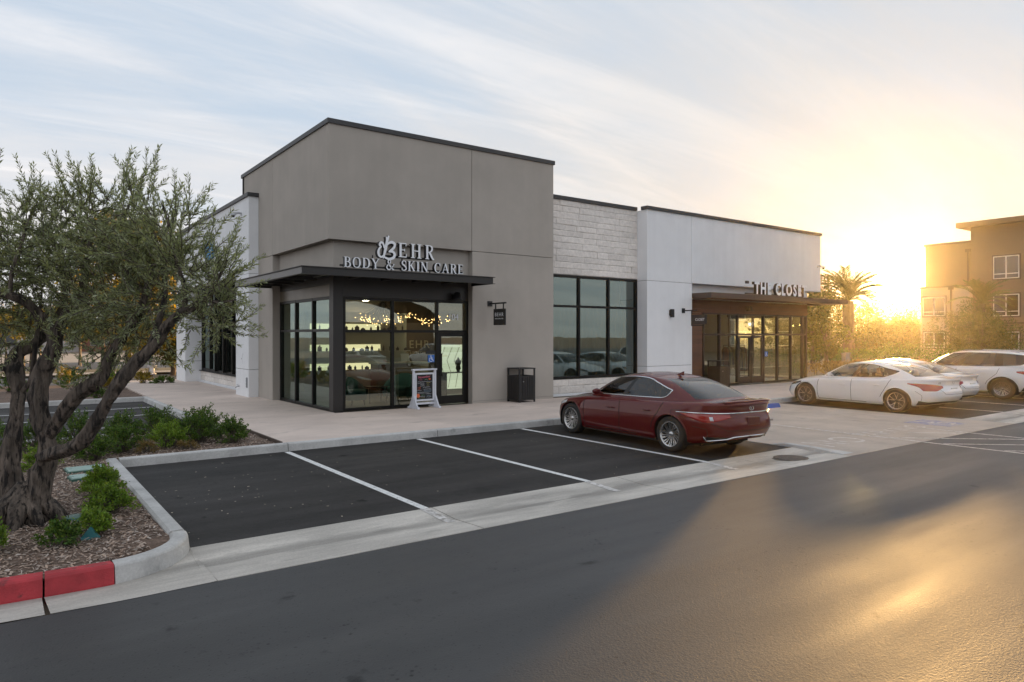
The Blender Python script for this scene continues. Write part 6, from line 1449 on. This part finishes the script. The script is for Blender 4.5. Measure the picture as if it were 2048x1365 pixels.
# low buildings far left
def low_building(px0, px1, D, h, label, col, roofc, seed):
    a = at_d(px0, 672, D); c = at_d(px1, 672, D + 3); d = Vector((c.x - a.x, c.y - a.y, 0)); L_ = d.length; rz = math.atan2(d.y, d.x); t = thing('low_building', label, 'building', (a.x, a.y, 0), rz)
    MB().box(0, 0, -.1, L_, 14, h).build('wall', mat('bw%d' % seed, col, .9, var=.05, vscale=.4), t); MB().box(-.6, -.6, h, L_ + .6, 14.6, h + .35).build('roof', mat('br%d' % seed, roofc, .8), t, bevel=.05)
    n = max(2, int(L_ / 5))
    for k in range(n):
        x = (k + .5) * L_ / n; o = MB().box(x - 1.1, -.03, .7, x + 1.1, .05, h * .62).build('window', mat('far_frame', (.3, .28, .26), .6), t); MB().box(x - 1.0, -.05, .8, x + 1.0, -.031, h * .62 - .1).build('pane', mat('far_pane', (.05, .06, .07), .1), o)
low_building(-260, 66, 78, 4.8, 'long pale low building far left beyond the street', (.50, .47, .45), (.30, .27, .25), 1); low_building(104, 230, 92, 4.0, 'low reddish brown building far behind the staked trees', (.26, .12, .08), (.2, .14, .12), 2); low_building(236, 420, 96, 4.6, 'low beige building far behind the hydrant', (.42, .36, .28), (.25, .2, .16), 3)
# ---- right: palms, hedges, trees, lamps
def palm(loc, h, fr_l, nf, label, seed, tr=.2):
    rnd = random.Random(seed); t = thing('palm_tree', label, 'palm', loc, 0, 'feather palms'); m = MB(); limb(m, [(0, 0, -.1), (.03, 0, h * .5), (0, .03, h * .9), (0, 0, h)], [tr * 1.15, tr, tr * 1.05, tr * .9], n=12, sub=8, rough=.10, seed=seed); m.build('trunk', BARK2, t, smooth=True)
    rc = MB(); P = []; D = []
    for k in range(nf):
        a = k * 2.399 + rnd.uniform(-.2, .2); el = R(rnd.choice((84, 76, 66, 56, 42, 20)) + rnd.uniform(-6, 6)); L_ = fr_l * rnd.uniform(.85, 1.1); hx = Vector((math.cos(a), math.sin(a), 0)); p = Vector((0, 0, h)); pts = [p.copy()]; e = el
        for i in range(10): p = p + (hx * math.cos(e) + Vector((0, 0, math.sin(e)))) * L_ / 10; e -= R(6.5 if el > .9 else 9); pts.append(p.copy())
        rc.tube(pts, [.035 * (1 - i / 11) + .005 for i in range(11)], 4, cap=False)
        for i in range(1, 10):
            ax = (pts[i + 1] - pts[i]).normalized() if i < 10 else ax; sd_ = ax.cross(Vector((0, 0, 1))).normalized(); up_ = sd_.cross(ax)
            for u in range(7):
                q = pts[i].lerp(pts[min(i + 1, 10)], u / 7)
                for s_ in (1, -1): P.append(tuple(q)); D.append(tuple(ax * .75 + sd_ * s_ * .8 + up_ * .25))
    rc.build('frond_ribs', PALML, t); leaf_mesh('fronds', np.array(P), np.array(D), .42 * fr_l / 2.4, .035, PALML, t); return t
pD = 46; pp = at_ground(1697, pD); palm(pp, (672 - 602) / 1394 * pD + 2.05, 2.45, 44, 'tall feather palm silhouetted against the low sun', 4, .34)
palm(at_ground(1962, 47), 4.2, 2.0, 26, 'dusky palm in front of the apartment windows', 9, .25)
palm((26, -46, 0), 6.5, 2.6, 34, 'palm across the lot, reflected in the salon glass', 12, .28)
far_tree(at_ground(1625, 44), 5.4, 2.1, 6500, 'leafy backlit tree at the end of the closet canopy', GREEN, seed=31, ln=.16, wd=.1, lz=.2); far_tree(at_ground(1652, 41), 3.4, 1.3, 4000, 'smaller backlit tree left of the tall palm', GREEN, seed=32, ln=.14, wd=.08, lz=.2)
far_tree(at_ground(1752, 62), 3.3, 1.8, 5500, 'backlit round tree just right of the tall palm', GREEN, seed=33, ln=.17, wd=.1, lz=.15); far_tree(at_ground(1712, 50), 2.9, 1.5, 4000, 'low backlit tree at the foot of the tall palm', GREEN, seed=34, ln=.15, wd=.09, lz=.1); far_tree(at_ground(1800, 75), 3.2, 2.4, 4500, 'low spreading tree under the sun gap', GREEN, seed=35, ln=.2, wd=.12, lz=.1); far_tree(at_ground(1838, 70), 3.5, 2.2, 4000, 'low spreading tree left of the apartment', GREEN, seed=36, ln=.2, wd=.12, lz=.1)
far_tree(at_ground(1915, 44), 4.1, 2.3, 8000, 'wispy green tree in front of the apartment ground floor', GREEN, seed=37, ln=.16, wd=.05, lz=.15, tr=.1); far_tree(at_ground(1965, 42), 3.9, 2.0, 7000, 'feathery green tree just left of the utility vehicle roof', GREEN, seed=38, ln=.16, wd=.05, lz=.15, tr=.1)
for k, (px, D, h, r) in enumerate(((1570, 118, 7, 6), (1690, 130, 7, 7), (1770, 140, 6.5, 7), (1830, 135, 6.2, 6))): far_tree(at_ground(px, D), h, r, 3000, ('far tree on the skyline behind the closet corner', 'far tree on the skyline behind the tall palm', 'far tree on the skyline under the sun', 'far tree on the skyline left of the apartment')[k], GREEN, seed=50 + k, ln=.5, wd=.35, lz=.1, group='skyline trees')
def hedge(x0, y0, x1, y1, h, n, label, leaf=BOX, z=.05):
    o = thing('hedge', label, 'hedge', ((x0 + x1) / 2, (y0 + y1) / 2, z)); P = np.empty((n, 3)); P[:, 0] = rng.uniform(x0, x1, n) - (x0 + x1) / 2; P[:, 1] = rng.uniform(y0, y1, n) - (y0 + y1) / 2; top = h * (.85 + .2 * np.sin(P[:, 0] * 2.3 + P[:, 1] * 1.7) * .6); P[:, 2] = top * np.sqrt(rng.uniform(.02, 1, n)); D = rng.normal(size=(n, 3)); D[:, 2] += .6
    m = MB()
    for _ in range(40): x = random.uniform(x0, x1) - (x0 + x1) / 2; y = random.uniform(y0, y1) - (y0 + y1) / 2; m.tube([(x, y, 0), (x + random.gauss(0, .1), y, h * .8)], [.02, .008], 4)
    m.build('stems', TWIG, o); leaf_mesh('foliage', P, D, .11, .06, leaf, o)
hedge(24.5, -2.6, 33, -1.2, .75, 6000, 'low green hedge just beyond the closet corner'); hedge(26, 1.0, 36, 3.0, .7, 6000, 'low planting behind the first hedge', DRYL); hedge(36, -3.8, 38, 8, 1.25, 7000, 'dark hedge behind the white cars', BOX); hedge(48, -14, 50, 12, 1.7, 9000, 'tall hedge along the foot of the apartment building', BOX); hedge(34, 9, 52, 12, 1.2, 7000, 'hedge at the foot of the tall palm', BOX)
wp = at_ground(1655, 40); STW = mat('masonry', (.50, .45, .40), .9, var=.1, vscale=4)
for k, (px, w) in enumerate(((1649, 1.0), (1692, 1.1))):
    p = at_ground(px, 42); t = thing('entry_wall', ('pale block wall left of the palm trunk', 'pale block wall right of the palm trunk')[k], 'wall', p, R(15)); z = 0
    for r_ in range(4): 
        for c_ in range(2): MB().box(-w / 2 + c_ * w / 2 + .005, -.12, z, -w / 2 + (c_ + 1) * w / 2 - .005, .12, z + .235).build('block', STW, t, bevel=.01)
        z += .24
    MB().box(-w / 2 - .04, -.16, z, w / 2 + .04, .16, z + .07).build('coping', STW, t, bevel=.01)
def lamp(px, py_top, D, arm, label):
    p = at_ground(px, D); h = (672 - py_top) / 1394 * D + 2.05; t = thing('street_lamp', label, 'street lamp', p, 0, 'street lamps by the far road'); LM = mat('lamp_steel', (.12, .11, .10), .6); a = RGT * arm
    MB().tube([(0, 0, 0), (0, 0, h - .6)], [.10, .07], 8).build('pole', LM, t); MB().tube([(0, 0, h - .6), a * .45 + Vector((0, 0, h - .15)), a + Vector((0, 0, h))], [.06, .05, .04], 6).build('arm', LM, t); MB().obox(a * 1.15 + Vector((0, 0, h)), (.7, .3, .14), -YAW).build('head', LM, t, bevel=.04)
lamp(1736, 597, 85, -2.0, 'curved street lamp right of the palm crown'); lamp(1797, 622, 95, 2.3, 'curved street lamp under the sun, arm to the right')
# ---- apartment building, its long side faces the lot
ap = thing('apartment_building', 'three storey brown apartment building at right, backlit by the sun', 'building', (0, 0, 0)); AX = 66.0
APB = mat('apartment_brown', (.24, .165, .11), .9, var=.06, vscale=.3); APL = mat('apartment_cream', (.48, .39, .30), .9, var=.05, vscale=.3); APD = mat('apartment_dark', (.13, .085, .06), .9); WFR = mat('window_white', (.75, .72, .68), .5); WPN_ = glass('apartment_glass', (.25, .26, .25), ior=1.9)
def yz(px, py, X=AX): p = at_x(px, py, X); return p.y, p.z
y_end = yz(1851, 500)[0]; y_mid = yz(1945, 486)[0]; z_low = yz(1851, 494)[1]; z_hi = yz(1990, 452)[1]
MB().box(AX, y_mid, -.1, AX + 16, y_end, z_low).build('wall', APB, ap); MB().box(AX - .4, -45, -.1, AX + 16, y_mid, z_hi).build('wall', APB, ap)
MB().box(AX - .15, y_mid - .01, z_low, AX + 16.1, y_end + .1, z_low + .18).build('parapet', APD, ap); MB().box(AX - 1.3, -45.6, z_hi, AX + 16.6, y_mid + .9, z_hi + .45).build('roof', APD, ap)
yb, zb = yz(1841, 578, AX - 1.0); MB().box(AX - 1.0, yz(1940, 600, AX - 1.0)[0], -.1, AX, yb, zb).build('wall', APL, ap); MB().box(AX - 1.1, yz(1940, 600, AX - 1.0)[0], zb, AX, yb + .1, zb + .15).build('parapet', APD, ap)
def ap_win(px0, py0, px1, py1, X, cols=2):
    ya, za = yz(px0, py0, X); yb_, zb_ = yz(px1, py1, X); y0, y1 = sorted((ya, yb_)); z0, z1 = sorted((za, zb_)); w = MB().box(X - .03, y0 - .12, z0 - .12, X + .02, y1 + .12, z1 + .12).build('window', APD, ap)
    f = MB(); 
    for a in ((y0, z0, y0 + .07, z1), (y1 - .07, z0, y1, z1), (y0 + .07, z0, y1 - .07, z0 + .07), (y0 + .07, z1 - .07, y1 - .07, z1), (y0 + .07, z0 + (z1 - z0) * .2, y1 - .07, z0 + (z1 - z0) * .2 + .06)): f.box(X - .09, a[0], a[1], X - .035, a[2], a[3])
    ym = (y0 + y1) / 2; f.box(X - .095, ym - .04, z0 + .07, X - .035, ym + .04, z1 - .07); f.build('frame', WFR, w); MB().face([(X - .05, y1 - .07, z0 + .07), (X - .05, y0 + .07, z0 + .07), (X - .05, y0 + .07, z1 - .07), (X - .05, y1 - .07, z1 - .07)]).build('pane', WPN_, w)
for a in ((1987, 514, 2039, 556), (1987, 590, 2039, 632), (2010, 664, 2039, 708)): ap_win(*a, AX - .4)
ap_win(1846, 596, 1891, 632, AX - 1.0); ap_win(1848, 665, 1890, 696, AX - 1.0)
for px, pt, pb, X in ((1937, 505, 600, AX), (1903, 580, 660, AX - 1.0)): y, z1 = yz(px, pt, X); _, z0 = yz(px, pb, X); MB().box(X - .14, y - .08, .2, X - .01, y + .08, z1).build('downpipe', APD, ap); MB().box(X - .24, y - .2, z1, X - .01, y + .2, z1 + .3).build('rain_head', APD, ap)
MB().box(AX - .9, -30, yz(2030, 648, AX - .4)[1], AX - .405, yz(1995, 650, AX - .4)[0], yz(2030, 652, AX - .4)[1] + .3).build('belt_course', APD, ap)
y0a = -6
for f_ in range(3):
    for k in range(6):
        yy = -4 - k * 6.2; zz = .9 + f_ * 3.0; w = MB().box(AX - .43, yy - 1.1, zz, AX - .38, yy + 1.1, zz + 1.7).build('window', WFR, ap); MB().box(AX - .45, yy - 1.0, zz + .1, AX - .435, yy + 1.0, zz + 1.6).build('pane', WPN_, w)
# curved roof shelter across the lot, reflected in the salon panes
sh = thing('shelter', 'curved roof shelter across the lot, reflected in the salon glass', 'shelter', (22, -47, 0)); m = MB(); rows = []
for i in range(17): a = math.pi * i / 16; rows.append([(-6.5 * math.cos(a), -4, 3.2 + 2.4 * math.sin(a)), (-6.5 * math.cos(a), 4, 3.2 + 2.4 * math.sin(a))])
m.grid(rows); m.build('roof', APD, sh, smooth=True); MB().box(-6, -3.5, 0, 6, 3.5, 3.3).build('wall', APB, sh)
far_tree((6, -44, 0), 7, 3, 4000, 'tree across the lot, reflected in the salon corner glass', GREEN, seed=71, ln=.25, wd=.15); far_tree((-24, 6, 0), 6.5, 2.6, 5000, 'tree left of the side lot, reflected in the side glass', GREEN, seed=72, ln=.22, wd=.13)
# fallen leaves and litter specks on the asphalt
m = MB()
for _ in range(110):
    x = random.uniform(-5.2, 4.5); y = random.uniform(-9.4, -4.7); 
    if random.random() < .55: x = random.gauss(-4.2, .8); y = random.gauss(-7.2, 1.2)
    if x < -5.2 or y < -9.45 or y > -4.6: continue
    s_ = random.uniform(.006, .015); m.obox((x, y, .006), (s_ * 2, s_, .002), random.uniform(0, 6.3))
tag(m.build('fallen_leaves', mat('fallen_leaf', (.42, .36, .28), .8, island=.5)), 'pale dry leaf flecks scattered over the near stalls', 'leaves', kind='stuff')
# ------------------------------------------------------------------ evening haze
hz = bpy.data.materials.new('evening_haze'); hz.use_nodes = True; N = hz.node_tree.nodes; N.remove(N['Principled BSDF']); pv = N.new('ShaderNodeVolumePrincipled')
pv.inputs['Color'].default_value = (1, .90, .68, 1); pv.inputs['Density'].default_value = HAZE_D; pv.inputs['Anisotropy'].default_value = .87
hz.node_tree.links.new(pv.outputs[0], N['Material Output'].inputs['Volume'])
if HAZE_D > 0: tag(MB().box(-620, -620, -1.2, 720, 720, 15).build('haze', hz), 'thin golden evening haze over the whole lot', 'haze', kind='stuff')
